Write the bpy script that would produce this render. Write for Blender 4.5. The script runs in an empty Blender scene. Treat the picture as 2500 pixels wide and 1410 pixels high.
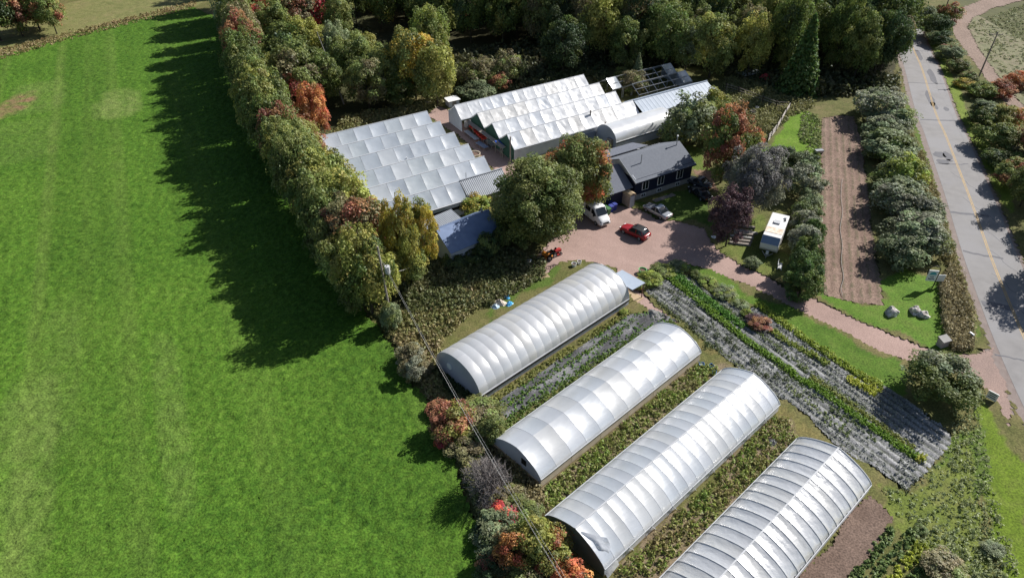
import bpy, bmesh, math, random
import numpy as np
from mathutils import Vector, Matrix
random.seed(7); RNG = np.random.default_rng(7)
S = bpy.context.scene; COL = S.collection
R = math.radians
# ------------------------------------------------------------------ camera, sky, sun, exposure
F_PX, PITCH, CAM_H = 1733.0, R(37.4), 55.0          # focal length in photo pixels, tilt below horizon, height in metres
cam = bpy.data.cameras.new('camera'); cam_o = bpy.data.objects.new('camera', cam); COL.objects.link(cam_o)
cam_o.location = (0, 0, CAM_H); cam_o.rotation_euler = (math.pi/2 - PITCH, 0, 0)
cam.sensor_fit = 'HORIZONTAL'; cam.sensor_width = 36.0; cam.lens = 36.0*F_PX/2500.0
cam.clip_start = 0.5; cam.clip_end = 4000; S.camera = cam_o
SUN_AZ, SUN_EL = R(33.0), R(37.0)                    # direction to the sun: angle from +X, elevation
W = bpy.data.worlds.new('World'); S.world = W; W.use_nodes = True
nt = W.node_tree; nt.nodes.clear()
sky = nt.nodes.new('ShaderNodeTexSky'); sky.sky_type = 'NISHITA'; sky.sun_disc = False
sky.sun_elevation = SUN_EL; sky.sun_rotation = math.pi/2 - SUN_AZ
bg = nt.nodes.new('ShaderNodeBackground'); bg.inputs[1].default_value = 0.06
wo = nt.nodes.new('ShaderNodeOutputWorld'); nt.links.new(sky.outputs[0], bg.inputs[0]); nt.links.new(bg.outputs[0], wo.inputs[0])
sd = bpy.data.lights.new('sun', 'SUN'); sd.energy = 5.0; sd.angle = R(0.53); sd.color = (1.0, 0.965, 0.915)
so = bpy.data.objects.new('sun', sd); COL.objects.link(so)
sv = Vector((math.cos(SUN_EL)*math.cos(SUN_AZ), math.cos(SUN_EL)*math.sin(SUN_AZ), math.sin(SUN_EL)))
so.rotation_euler = sv.to_track_quat('Z', 'Y').to_euler(); so.location = sv*300
S.view_settings.view_transform = 'Standard'; S.view_settings.look = 'None'
S.view_settings.exposure = 0.58; S.view_settings.gamma = 1.0
try: S.view_settings.use_curve_mapping = False
except Exception: pass

# ------------------------------------------------------------------ photo pixel -> ground point
def P(x, y, z=0.0):
    u = (x-1250)/F_PX; v = (y-705)/F_PX
    dx, dy, dz = u, math.cos(PITCH)-v*math.sin(PITCH), -(math.sin(PITCH)+v*math.cos(PITCH))
    t = (z-CAM_H)/dz
    return Vector((t*dx, t*dy, z))
def PX(poly, z=0.0): return [P(a, b, z) for a, b in poly]
def arr(poly): return np.array([(p[0], p[1]) for p in poly])
def inside(pts, poly):
    x, y = pts[:, 0], pts[:, 1]; r = np.zeros(len(pts), bool); n = len(poly); j = n-1
    for i in range(n):
        xi, yi = poly[i]; xj, yj = poly[j]
        c = ((yi > y) != (yj > y)) & (x < (xj-xi)*(y-yi)/((yj-yi) if yj != yi else 1e-9)+xi)
        r ^= c; j = i
    return r

# ------------------------------------------------------------------ value noise on the ground plane
_NG = RNG.random((256, 256))
def vnoise(x, y, s, o=0):
    x = np.asarray(x)/s+o*17.3+1000; y = np.asarray(y)/s+o*9.1+1000
    xi = np.floor(x).astype(int); yi = np.floor(y).astype(int); fx = x-xi; fy = y-yi
    fx = fx*fx*(3-2*fx); fy = fy*fy*(3-2*fy)
    a = _NG[xi % 256, yi % 256]; b = _NG[(xi+1) % 256, yi % 256]; c = _NG[xi % 256, (yi+1) % 256]; d = _NG[(xi+1) % 256, (yi+1) % 256]
    return (a*(1-fx)+b*fx)*(1-fy)+(c*(1-fx)+d*fx)*fy

# ------------------------------------------------------------------ materials
MATS = {}
def mat(name, c1, c2=None, scale=1.0, rough=0.8, bump=0.0, bscale=None, metal=0.0, spec=0.3, detail=6, contrast=0.25, c3=None, s3=0.1, sheen=0):
    if name in MATS: return MATS[name]
    m = bpy.data.materials.new(name); m.use_nodes = True; n = m.node_tree.nodes; l = m.node_tree.links; b = n['Principled BSDF']
    b.inputs['Roughness'].default_value = rough; b.inputs['Metallic'].default_value = metal; b.inputs['Specular IOR Level'].default_value = spec
    c2 = c2 or tuple(v*0.7 for v in c1)
    tc = n.new('ShaderNodeTexCoord'); nz = n.new('ShaderNodeTexNoise'); nz.inputs['Scale'].default_value = scale; nz.inputs['Detail'].default_value = detail
    l.new(tc.outputs['Object'], nz.inputs['Vector'])
    cr = n.new('ShaderNodeValToRGB'); cr.color_ramp.elements[0].position = 0.5-contrast; cr.color_ramp.elements[1].position = 0.5+contrast
    cr.color_ramp.elements[0].color = (*c2, 1); cr.color_ramp.elements[1].color = (*c1, 1)
    l.new(nz.outputs['Fac'], cr.inputs[0]); out = cr.outputs[0]
    if c3:
        n3 = n.new('ShaderNodeTexNoise'); n3.inputs['Scale'].default_value = s3; n3.inputs['Detail'].default_value = 4
        l.new(tc.outputs['Object'], n3.inputs['Vector'])
        r3 = n.new('ShaderNodeValToRGB'); r3.color_ramp.elements[0].position = 0.45; r3.color_ramp.elements[1].position = 0.62
        mx = n.new('ShaderNodeMixRGB'); l.new(n3.outputs['Fac'], r3.inputs[0]); l.new(r3.outputs[0], mx.inputs[0]); l.new(out, mx.inputs[1]); mx.inputs[2].default_value = (*c3, 1); out = mx.outputs[0]
    l.new(out, b.inputs['Base Color'])
    if bump:
        nb = n.new('ShaderNodeTexNoise'); nb.inputs['Scale'].default_value = bscale or scale*3; nb.inputs['Detail'].default_value = 5
        l.new(tc.outputs['Object'], nb.inputs['Vector']); bp = n.new('ShaderNodeBump'); bp.inputs['Strength'].default_value = bump; bp.inputs['Distance'].default_value = 0.1
        l.new(nb.outputs['Fac'], bp.inputs['Height']); l.new(bp.outputs['Normal'], b.inputs['Normal'])
    MATS[name] = m; return m
def mat_foliage(name, use_obj=True, transl=0.35):
    m = bpy.data.materials.new(name); m.use_nodes = True; n = m.node_tree.nodes; l = m.node_tree.links; n.clear()
    o = n.new('ShaderNodeOutputMaterial'); at = n.new('ShaderNodeAttribute'); at.attribute_name = 'tint'
    if use_obj:      # object colour = main leaf colour, alpha = how much of the crown has turned to the second colour
        oi = n.new('ShaderNodeObjectInfo'); sp = n.new('ShaderNodeSeparateColor'); l.new(at.outputs['Color'], sp.inputs[0])
        a2 = n.new('ShaderNodeAttribute'); a2.attribute_type = 'OBJECT'; a2.attribute_name = 'turned'
        lt = n.new('ShaderNodeMath'); lt.operation = 'LESS_THAN'; l.new(sp.outputs[2], lt.inputs[0]); l.new(oi.outputs['Alpha'], lt.inputs[1])
        mx = n.new('ShaderNodeMixRGB'); l.new(lt.outputs[0], mx.inputs[0]); l.new(oi.outputs['Color'], mx.inputs[1]); l.new(a2.outputs['Color'], mx.inputs[2])
        hs = n.new('ShaderNodeHueSaturation'); l.new(mx.outputs[0], hs.inputs['Color'])
        ma = n.new('ShaderNodeMath'); ma.operation = 'MULTIPLY_ADD'; l.new(sp.outputs[0], ma.inputs[0]); ma.inputs[1].default_value = 1.3; ma.inputs[2].default_value = 0.4
        l.new(ma.outputs[0], hs.inputs['Value'])
        mh = n.new('ShaderNodeMath'); mh.operation = 'MULTIPLY_ADD'; l.new(sp.outputs[1], mh.inputs[0]); mh.inputs[1].default_value = 0.07; mh.inputs[2].default_value = 0.465
        l.new(mh.outputs[0], hs.inputs['Hue']); col = hs.outputs[0]
    else: col = at.outputs['Color']
    d = n.new('ShaderNodeBsdfDiffuse'); t = n.new('ShaderNodeBsdfTranslucent'); g = n.new('ShaderNodeBsdfGlossy'); g.inputs['Roughness'].default_value = 0.55
    l.new(col, d.inputs[0]); l.new(col, t.inputs[0]); g.inputs[0].default_value = (0.9, 0.95, 1, 1)
    m1 = n.new('ShaderNodeMixShader'); m1.inputs[0].default_value = transl; l.new(d.outputs[0], m1.inputs[1]); l.new(t.outputs[0], m1.inputs[2])
    m2 = n.new('ShaderNodeMixShader'); m2.inputs[0].default_value = 0.02; l.new(m1.outputs[0], m2.inputs[1]); l.new(g.outputs[0], m2.inputs[2])
    l.new(m2.outputs[0], o.inputs[0]); MATS[name] = m; return m
def mat_film(name, col, rough, transp, transl, wr=0.25, wscale=(1.2, 1.2, 1.2), gloss=0.16):
    m = bpy.data.materials.new(name); m.use_nodes = True; n = m.node_tree.nodes; l = m.node_tree.links; n.clear()
    o = n.new('ShaderNodeOutputMaterial'); tc = n.new('ShaderNodeTexCoord'); mp = n.new('ShaderNodeMapping'); mp.inputs['Scale'].default_value = wscale
    l.new(tc.outputs['Object'], mp.inputs[0]); nz = n.new('ShaderNodeTexNoise'); nz.inputs['Scale'].default_value = 1.0; nz.inputs['Detail'].default_value = 4; l.new(mp.outputs[0], nz.inputs['Vector'])
    bp = n.new('ShaderNodeBump'); bp.inputs['Strength'].default_value = wr; bp.inputs['Distance'].default_value = 0.08; l.new(nz.outputs['Fac'], bp.inputs['Height'])
    n2 = n.new('ShaderNodeTexNoise'); n2.inputs['Scale'].default_value = 0.35; n2.inputs['Detail'].default_value = 5; l.new(tc.outputs['Object'], n2.inputs['Vector'])
    cr = n.new('ShaderNodeValToRGB'); cr.color_ramp.elements[0].position = 0.3; cr.color_ramp.elements[1].position = 0.7
    cr.color_ramp.elements[0].color = (*[c*0.82 for c in col], 1); cr.color_ramp.elements[1].color = (*col, 1); l.new(n2.outputs['Fac'], cr.inputs[0])
    d = n.new('ShaderNodeBsdfDiffuse'); t = n.new('ShaderNodeBsdfTranslucent'); l.new(cr.outputs[0], d.inputs[0]); l.new(cr.outputs[0], t.inputs[0])
    g = n.new('ShaderNodeBsdfGlossy'); g.inputs['Roughness'].default_value = rough; g.inputs[0].default_value = (1, 1, 1, 1); tr = n.new('ShaderNodeBsdfTransparent')
    for s_ in (d, t, g): l.new(bp.outputs['Normal'], s_.inputs['Normal'])
    m1 = n.new('ShaderNodeMixShader'); m1.inputs[0].default_value = transl; l.new(d.outputs[0], m1.inputs[1]); l.new(t.outputs[0], m1.inputs[2])
    m2 = n.new('ShaderNodeMixShader'); m2.inputs[0].default_value = transp; l.new(m1.outputs[0], m2.inputs[1]); l.new(tr.outputs[0], m2.inputs[2])
    m3 = n.new('ShaderNodeMixShader'); m3.inputs[0].default_value = gloss; l.new(m2.outputs[0], m3.inputs[1]); l.new(g.outputs[0], m3.inputs[2])
    l.new(m3.outputs[0], o.inputs[0]); MATS[name] = m; return m
def mat_attr(name, rough=0.9, bump=0.3, bscale=6.0, spec=0.15):   # colour from the painted 'tint' attribute of a ground mesh
    m = bpy.data.materials.new(name); m.use_nodes = True; n = m.node_tree.nodes; l = m.node_tree.links; b = n['Principled BSDF']
    at = n.new('ShaderNodeAttribute'); at.attribute_name = 'tint'; tc = n.new('ShaderNodeTexCoord')
    nz = n.new('ShaderNodeTexNoise'); nz.inputs['Scale'].default_value = bscale; nz.inputs['Detail'].default_value = 6; l.new(tc.outputs['Object'], nz.inputs['Vector'])
    hs = n.new('ShaderNodeHueSaturation'); mr = n.new('ShaderNodeMapRange'); mr.inputs[1].default_value = 0.3; mr.inputs[2].default_value = 0.7; mr.inputs[3].default_value = 0.55; mr.inputs[4].default_value = 1.45
    l.new(nz.outputs['Fac'], mr.inputs[0]); l.new(mr.outputs[0], hs.inputs['Value']); l.new(at.outputs['Color'], hs.inputs['Color']); l.new(hs.outputs[0], b.inputs['Base Color'])
    bp = n.new('ShaderNodeBump'); bp.inputs['Strength'].default_value = bump; bp.inputs['Distance'].default_value = 0.1; l.new(nz.outputs['Fac'], bp.inputs['Height']); l.new(bp.outputs['Normal'], b.inputs['Normal'])
    b.inputs['Roughness'].default_value = rough; b.inputs['Specular IOR Level'].default_value = spec; MATS[name] = m; return m

M_LEAF = mat_foliage('leaf'); M_WEED = mat_foliage('weed_leaf', False, 0.3)
M_GROUND = mat_attr('ground_cover')
M_BARK = mat('bark', (0.10, 0.08, 0.065), (0.05, 0.04, 0.03), 3.0, 0.95, 0.5)
M_PALEBARK = mat('pale_bark', (0.45, 0.43, 0.40), (0.2, 0.18, 0.16), 3.0, 0.9)
M_TWIG = mat('grey_twig', (0.30, 0.27, 0.26), (0.17, 0.15, 0.14), 2.0, 0.9)
M_ROAD = mat('asphalt', (0.25, 0.24, 0.236), (0.198, 0.19, 0.188), 0.7, 0.85, 0.15, 30, c3=(0.245, 0.238, 0.242), s3=0.12)
M_PATCH = mat('asphalt_patch', (0.135, 0.135, 0.148), (0.10, 0.10, 0.112), 2.0, 0.8)
M_YELLOW = mat('yellow_paint', (0.50, 0.32, 0.10), (0.30, 0.22, 0.12), 1.5, 0.7)
M_GRAVEL = mat('red_gravel', (0.31, 0.185, 0.145), (0.235, 0.145, 0.118), 0.5, 0.95, 0.4, 14, c3=(0.27, 0.175, 0.145), s3=0.15)
M_SHOULDER = mat('gravel_shoulder', (0.26, 0.215, 0.195), (0.19, 0.15, 0.135), 1.2, 0.95, 0.4, 14)
M_SOIL = mat('soil', (0.165, 0.105, 0.082), (0.10, 0.062, 0.048), 1.3, 0.98, 0.9, 5)
M_WHITE = mat('white_paint', (0.78, 0.78, 0.78), (0.68, 0.68, 0.67), 1.0, 0.45)
M_WOOD = mat('weathered_wood', (0.33, 0.29, 0.25), (0.20, 0.17, 0.15), 4.0, 0.9)
M_PINE = mat('pine_board', (0.48, 0.36, 0.23), (0.36, 0.26, 0.16), 3.0, 0.8)
M_TAN = mat('tan_plastic', (0.50, 0.43, 0.33), (0.40, 0.33, 0.25), 1.4, 0.6)
M_STEEL = mat('galvanised', (0.45, 0.46, 0.48), (0.34, 0.35, 0.37), 2.0, 0.4, metal=0.6)
M_RIB = mat('grey_rib', (0.5, 0.51, 0.53), (0.4, 0.41, 0.43), 2.0, 0.5)
M_NAVY = mat('navy_siding', (0.018, 0.024, 0.05), (0.012, 0.016, 0.036), 1.0, 0.6)
M_SHINGLE = mat('grey_shingle', (0.165, 0.178, 0.205), (0.135, 0.147, 0.172), 3.0, 0.9, 0.2, 20)
M_SHADESHINGLE = mat('shaded_shingle', (0.16, 0.172, 0.205), (0.13, 0.14, 0.17), 3.0, 0.9, 0.2, 20)  # shingle copy a touch darker, the house's shadow put into its colour
M_CONC = mat('concrete', (0.36, 0.35, 0.33), (0.26, 0.25, 0.24), 1.5, 0.9)
M_GLASS = mat('window_glass', (0.02, 0.025, 0.03), (0.015, 0.018, 0.022), 1.0, 0.06, spec=0.6)
M_TIN = mat('metal_roof', (0.42, 0.44, 0.47), (0.34, 0.36, 0.39), 0.8, 0.45, metal=0.25)
M_TINBLUE = mat('pale_blue_metal_roof', (0.34, 0.39, 0.46), (0.28, 0.33, 0.40), 0.8, 0.5)
M_BLUEROOF = mat('blue_roof', (0.17, 0.23, 0.37), (0.12, 0.17, 0.29), 1.2, 0.6)
M_PALEBLUE = mat('pale_wall', (0.55, 0.57, 0.60), (0.42, 0.44, 0.48), 0.8, 0.8)
M_GREENWALL = mat('dark_green_wall', (0.035, 0.10, 0.07), (0.025, 0.075, 0.05), 1.2, 0.7)
M_BLACK = mat('black', (0.012, 0.012, 0.013), (0.008, 0.008, 0.008), 2, 0.6)
M_TYRE = mat('tyre', (0.018, 0.018, 0.018), (0.012, 0.012, 0.012), 3, 0.85)
M_ROCK = mat('pale_rock', (0.68, 0.65, 0.62), (0.30, 0.27, 0.25), 1.8, 0.9, 0.8, 3, contrast=0.12)
M_FABRIC = mat('grey_fabric', (0.24, 0.24, 0.245), (0.15, 0.15, 0.15), 2.5, 0.75, 0.6, 6)
M_FILM1 = [mat_film('double_film_%d' % i, c, 0.26, 0.13, 0.3, 0.08, (0.5, 3, 3), 0.20) for i, c in enumerate([(0.78,0.79,0.81),(0.74,0.75,0.77),(0.76,0.755,0.74)])]
M_FILM2 = [mat_film('clear_film_%d' % i, c, 0.25, 0.16, 0.3, 0.22, (0.7, 3.0, 3.0), g) for i, (c, g) in enumerate([((0.80,0.83,0.88),.22),((0.76,0.80,0.85),.25),((0.80,0.815,0.83),.2)])]
M_FILM4 = [mat_film('silver_film_%d' % i, c, 0.24, 0.12, 0.28, 0.55, (2.2, 2.0, 2.0), 0.24) for i, c in enumerate([(0.75,0.76,0.78),(0.69,0.70,0.72),(0.74,0.74,0.73)])]
M_FILMA = [mat_film('house_film_%d' % i, c, 0.27, t, 0.28, w, (0.8, 2, 2), 0.24) for i, (c, t, w) in enumerate([((0.62,0.68,0.75),.08,.2),((0.56,0.62,0.69),.16,.3),((0.66,0.70,0.74),.06,.25),((0.58,0.64,0.68),.12,.4)])]
M_FILMB = [mat_film('white_film_%d' % i, c, 0.28, 0.04, 0.25, w, (1.0, 2.2, 2.2), 0.14) for i, (c, w) in enumerate([((0.82,0.83,0.85),.4),((0.74,0.76,0.79),.5),((0.78,0.77,0.75),.6),((0.66,0.70,0.76),.3)])]
M_TUNNEL = mat_film('tunnel_cover', (0.86, 0.87, 0.88), 0.22, 0.02, 0.2, 0.25, (0.6, 1.5, 1.5), 0.28)
M_FROST = mat_film('end_film', (0.45, 0.50, 0.60), 0.35, 0.12, 0.25, 0.4)
M_DARKEND = mat_film('dark_end_film', (0.10, 0.13, 0.12), 0.3, 0.15, 0.2, 0.4)
def paint(name, c, rough=0.25, metal=0.0): return mat(name, c, tuple(v*0.85 for v in c), 0.6, rough, metal=metal, spec=0.5)

# ------------------------------------------------------------------ mesh building
class MB:
    def __init__(s): s.v = []; s.f = []
    def add(s, vs, fs):
        o = len(s.v); s.v += [tuple(p) for p in vs]; s.f += [tuple(o+i for i in f) for f in fs]; return s
    def box(s, x0, x1, y0, y1, z0, z1):
        return s.add([(x0,y0,z0),(x1,y0,z0),(x1,y1,z0),(x0,y1,z0),(x0,y0,z1),(x1,y0,z1),(x1,y1,z1),(x0,y1,z1)],
                     [(0,3,2,1),(4,5,6,7),(0,1,5,4),(1,2,6,5),(2,3,7,6),(3,0,4,7)])
    def poly_prism(s, pts, z0, z1):   # pts in xy
        n = len(pts); return s.add([(p[0],p[1],z0) for p in pts]+[(p[0],p[1],z1) for p in pts],
            [tuple(range(n))[::-1], tuple(range(n,2*n))]+[(i,(i+1)%n,n+(i+1)%n,n+i) for i in range(n)])
    def extrude(s, prof, x0, x1):     # prof in (y,z), along x
        n = len(prof); return s.add([(x0,p[0],p[1]) for p in prof]+[(x1,p[0],p[1]) for p in prof],
            [tuple(range(n)), tuple(range(n,2*n))[::-1]]+[(i,n+i,n+(i+1)%n,(i+1)%n) for i in range(n)])
    def extrude_y(s, prof, y0, y1, taper=None):   # prof in (x,z)
        n = len(prof); return s.add([(p[0],y0,p[1]) for p in prof]+[(p[0],y1,p[1]) for p in prof],
            [tuple(range(n))[::-1], tuple(range(n,2*n))]+[(i,(i+1)%n,n+(i+1)%n,n+i) for i in range(n)])
    def slab(s, a, b, c, d, t):        # quad a,b,c,d thickened downwards by t along its normal
        a, b, c, d = map(Vector, (a, b, c, d)); n = (b-a).cross(d-a).normalized()*t
        return s.add([a,b,c,d,a-n,b-n,c-n,d-n],[(0,1,2,3),(7,6,5,4),(0,4,5,1),(1,5,6,2),(2,6,7,3),(3,7,4,0)])
    def tube(s, pts, r0, r1=None, n=6, cap=True):
        pts = [Vector(p) for p in pts]; r1 = r0 if r1 is None else r1; o = len(s.v); k = len(pts)
        for i, p in enumerate(pts):
            t = (pts[min(i+1,k-1)]-pts[max(i-1,0)]).normalized(); u = t.orthogonal().normalized() if abs(t.z) > 0.9 else t.cross(Vector((0,0,1))).normalized(); w = t.cross(u)
            r = r0+(r1-r0)*i/max(k-1,1)
            for j in range(n):
                a = 2*math.pi*j/n; s.v.append(tuple(p+u*math.cos(a)*r+w*math.sin(a)*r))
        for i in range(k-1):
            for j in range(n): s.f.append((o+i*n+j, o+i*n+(j+1)%n, o+(i+1)*n+(j+1)%n, o+(i+1)*n+j))
        if cap: s.f.append(tuple(o+j for j in range(n))[::-1]); s.f.append(tuple(o+(k-1)*n+j for j in range(n)))
        return s
    def grid(s, fn, nu, nv):
        o = len(s.v)
        for i in range(nu+1):
            for j in range(nv+1): s.v.append(tuple(fn(i/nu, j/nv)))
        for i in range(nu):
            for j in range(nv): a = o+i*(nv+1)+j; s.f.append((a, a+nv+1, a+nv+2, a+1))
        return s
    def mesh(s, name, smooth=False):
        m = bpy.data.meshes.new(name); m.from_pydata(s.v, [], s.f); m.update()
        if smooth: m.polygons.foreach_set('use_smooth', [True]*len(m.polygons))
        return m
    def build(s, name, material, parent=None, smooth=False, bevel=0.0):
        m = s.mesh(name, smooth)
        if bevel:
            bm = bmesh.new(); bm.from_mesh(m); bmesh.ops.remove_doubles(bm, verts=bm.verts, dist=1e-5)
            bmesh.ops.bevel(bm, geom=[e for e in bm.edges if e.calc_face_angle(0) > 0.5], offset=bevel, segments=2, affect='EDGES', clamp_overlap=True)
            bm.to_mesh(m); bm.free()
        return put(name, m, material, parent)
def put(name, mesh, material=None, parent=None):
    o = bpy.data.objects.new(name, mesh); COL.objects.link(o)
    if isinstance(material, list): material = random.choice(material)
    if material is not None and not mesh.materials: mesh.materials.append(material)
    if parent is not None: o.parent = parent
    return o
def tag(o, label, cat=None, group=None, kind=None):
    o['label'] = label
    if cat: o['category'] = cat
    if group: o['group'] = group
    if kind: o['kind'] = kind
    return o
def thing(name, label, cat, loc=(0,0,0), rz=0.0, group=None):
    o = bpy.data.objects.new(name, None); COL.objects.link(o); o.empty_display_size = 0.3
    o.location = loc; o.rotation_euler = (0, 0, rz); return tag(o, label, cat, group)
def struct(o, label=None):
    o['kind'] = 'structure'
    if label: o['label'] = label
    return o
def np_mesh(name, verts, quads, tint=None):
    m = bpy.data.meshes.new(name); nv = len(verts); nf = len(quads); k = quads.shape[1]
    m.vertices.add(nv); m.vertices.foreach_set('co', np.ascontiguousarray(verts, np.float32).ravel())
    m.loops.add(nf*k); m.loops.foreach_set('vertex_index', np.ascontiguousarray(quads, np.int32).ravel())
    m.polygons.add(nf); m.polygons.foreach_set('loop_start', np.arange(0, nf*k, k, dtype=np.int32))
    if tint is not None:
        a = m.attributes.new('tint', 'FLOAT_COLOR', 'POINT'); a.data.foreach_set('color', np.ascontiguousarray(np.hstack([tint, np.ones((nv, 1))]), np.float32).ravel())
    m.update(calc_edges=True); return m

# ------------------------------------------------------------------ ground sheets with painted cover
def jag(poly, step=1.2, amp=0.35):
    """ragged outline: subdivide a world polygon and push the points about"""
    out = []; n = len(poly)
    for i in range(n):
        a, b = Vector(poly[i]), Vector(poly[(i+1)%n]); k = max(1, int((b-a).length/step))
        for j in range(k):
            p = a+(b-a)*(j/k); q = np.array([p.x]), np.array([p.y])
            out.append(Vector((p.x+(vnoise(*q, 1.7, 3)[0]-0.5)*2*amp, p.y+(vnoise(*q, 1.7, 5)[0]-0.5)*2*amp, 0)))
    return out
def cover(name, poly, step, z, hfun, cfun, material=None, ragged=0.35, smooth=False):
    """a gridded sheet inside poly (world xy) with height hfun(x,y) and colour cfun(x,y)"""
    pg = arr(jag(poly, 1.0, ragged) if ragged else poly); lo, hi = pg.min(0), pg.max(0)
    nx, ny = int((hi[0]-lo[0])/step)+1, int((hi[1]-lo[1])/step)+1
    gx, gy = np.meshgrid(lo[0]+np.arange(nx+1)*step, lo[1]+np.arange(ny+1)*step, indexing='ij')
    jx = (RNG.random(gx.shape)-0.5)*step*0.7; jy = (RNG.random(gx.shape)-0.5)*step*0.7
    gx = (gx+jx).ravel(); gy = (gy+jy).ravel()
    idx = np.arange((nx+1)*(ny+1)).reshape(nx+1, ny+1)
    q = np.stack([idx[:-1,:-1], idx[1:,:-1], idx[1:,1:], idx[:-1,1:]], -1).reshape(-1, 4)
    c = np.stack([gx[q].mean(1), gy[q].mean(1)], 1); q = q[inside(c, pg)]
    use, inv = np.unique(q, return_inverse=True); q = inv.reshape(-1, 4); x = gx[use]; y = gy[use]
    m = np_mesh(name, np.stack([x, y, z+hfun(x, y)], 1), q, cfun(x, y))
    if smooth: m.polygons.foreach_set('use_smooth', [True]*len(m.polygons))
    return put(name, m, material or M_GROUND)
def mixc(cols, t):
    """blend through a list of colours with t in 0..1"""
    cols = np.array(cols); t = np.clip(t, 0, 0.9999)*(len(cols)-1); i = t.astype(int); f = (t-i)[:, None]
    return cols[i]*(1-f)+cols[i+1]*f
def fbm(x, y, s, o=0): return 0.5*vnoise(x, y, s, o)+0.3*vnoise(x, y, s/2.3, o+1)+0.2*vnoise(x, y, s/5.1, o+2)
# ------------------------------------------------------------------ the setting
FIELD = PX([(-420,185),(-200,160),(0,140),(100,112),(200,82),(300,58),(375,42),(470,20),(560,60),(615,220),(650,330),(720,440),(800,590),(850,720),(905,780),(945,830),(985,905),(1040,985),(1085,1075),(1120,1150),(1150,1250),(1180,1400),(1200,1520),(-500,1520)])
YEL = [(2196,18),(2223,103),(2251,170),(2283,273),(2308,330),(2333,394),(2372,496),(2418,626),(2457,723),(2500,824)]
def catmull(pts, k=6):
    out = []; pts = [pts[0]*2-pts[1]]+list(pts)+[pts[-1]*2-pts[-2]]
    for i in range(1, len(pts)-2):
        for j in range(k):
            t = j/k; a, b, c, d = pts[i-1:i+3]
            out.append(0.5*((2*b)+(c-a)*t+(2*a-5*b+4*c-d)*t*t+(3*b-a-3*c+d)*t**3))
    out.append(pts[-2]); return out
rc = PX(YEL); far = rc[0]+(rc[0]-rc[1]).normalized()*140; near = rc[-1]+(rc[-1]-rc[-2]).normalized()
d_end = (rc[-1]-rc[-2]).normalized(); tail = []; p = rc[-1].copy(); ang = math.atan2(d_end.y, d_end.x)
for i in range(9): ang += R(1.6); p = p+Vector((math.cos(ang), math.sin(ang), 0))*7; tail.append(p.copy())
ROADC = catmull([far, (far+rc[0])*0.5]+rc+tail, 5)
def offset(line, d):
    o = []
    for i, p in enumerate(line):
        t = (line[min(i+1, len(line)-1)]-line[max(i-1, 0)]).normalized(); o.append(p+Vector((t.y, -t.x, 0))*d)
    return o
def ribbon(line, w0, w1, z, mb=None):   # between side offsets w0 and w1
    mb = mb or MB(); a, b = offset(line, w0), offset(line, w1); n = len(line)
    vs = [(p.x, p.y, z) for p in a]+[(p.x, p.y, z) for p in b]; return mb.add(vs, [(i, i+1, n+i+1, n+i) for i in range(n-1)])
# the line runs from far to near, so +offset = west (photo left), -offset = east
ROAD_W = 3.5
road = struct(ribbon(ROADC, ROAD_W, -ROAD_W, 0.06).build('road', M_ROAD), 'worn grey asphalt two lane country road')
ribbon(ROADC, ROAD_W+1.5, ROAD_W, 0.045).build('gravel_shoulder', M_SHOULDER, road); ribbon(ROADC, -ROAD_W, -ROAD_W-0.7, 0.045).build('gravel_shoulder', M_SHOULDER, road)
def piece(a, b, w0, w1, name, m, z): return ribbon([q for q in ROADC if b <= q.y <= a], w0, w1, z).build(name, m, road)
ribbon(ROADC, 0.16, 0.05, 0.066).build('centre_line', M_YELLOW, road); ribbon(ROADC, -0.05, -0.16, 0.066).build('centre_line', M_YELLOW, road)
def blob(name, c, rx, ry, rz, m, z, parent, n=14, amp=0.3):
    pts = []
    for i in range(n):
        a = 2*math.pi*i/n; k = 1+random.uniform(-amp, amp); x, y = math.cos(a)*rx*k, math.sin(a)*ry*k
        pts.append((c.x+x*math.cos(rz)-y*math.sin(rz), c.y+x*math.sin(rz)+y*math.cos(rz), z))
    return MB().add(pts, [tuple(range(n))]).build(name, m, parent)
ra = math.atan2((rc[4]-rc[3]).y, (rc[4]-rc[3]).x)
for (x, y, rx, ry) in [(2242,135,4.2,.7),(2276,188,4.5,.7),(2271,243,4.5,.7),(2310,267,1,.5),(2293,378,1.2,1),(2313,382,1.6,.7),(2300,395,.9,1.1),(2318,393,.5,.5),(2280,258,2,.6)]:
    blob('patch', P(x, y), rx, ry, ra, M_PATCH, 0.064, road, 12, 0.2)
for (x0, y0, x1, y1, w) in [(2205,124,2270,126,.14),(2216,203,2305,205,.14),(2246,292,2336,295,.22),(2285,400,2365,402,.15),(2320,518,2412,527,.3),(2352,614,2450,633,.22),(2396,740,2470,753,.55),(2430,868,2500,879,.12)]:
    a, b = P(x0, y0), P(x1, y1); k = 8; line = [a+(b-a)*(i/k)+Vector((0, random.uniform(-.18,.18), 0)) for i in range(k+1)]
    ribbon(line, w, -w, 0.064).build('crack_seal', M_PATCH, road)
for i in range(7):
    a = P(2330+i*25+random.uniform(-8,8), 420+i*62); line = [a+Vector((random.uniform(-.3,.3)+j*0.15, -j*1.1, 0)) for j in range(8)]
    ribbon(line, .04, -.04, 0.063).build('crack_seal', M_PATCH, road)

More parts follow.
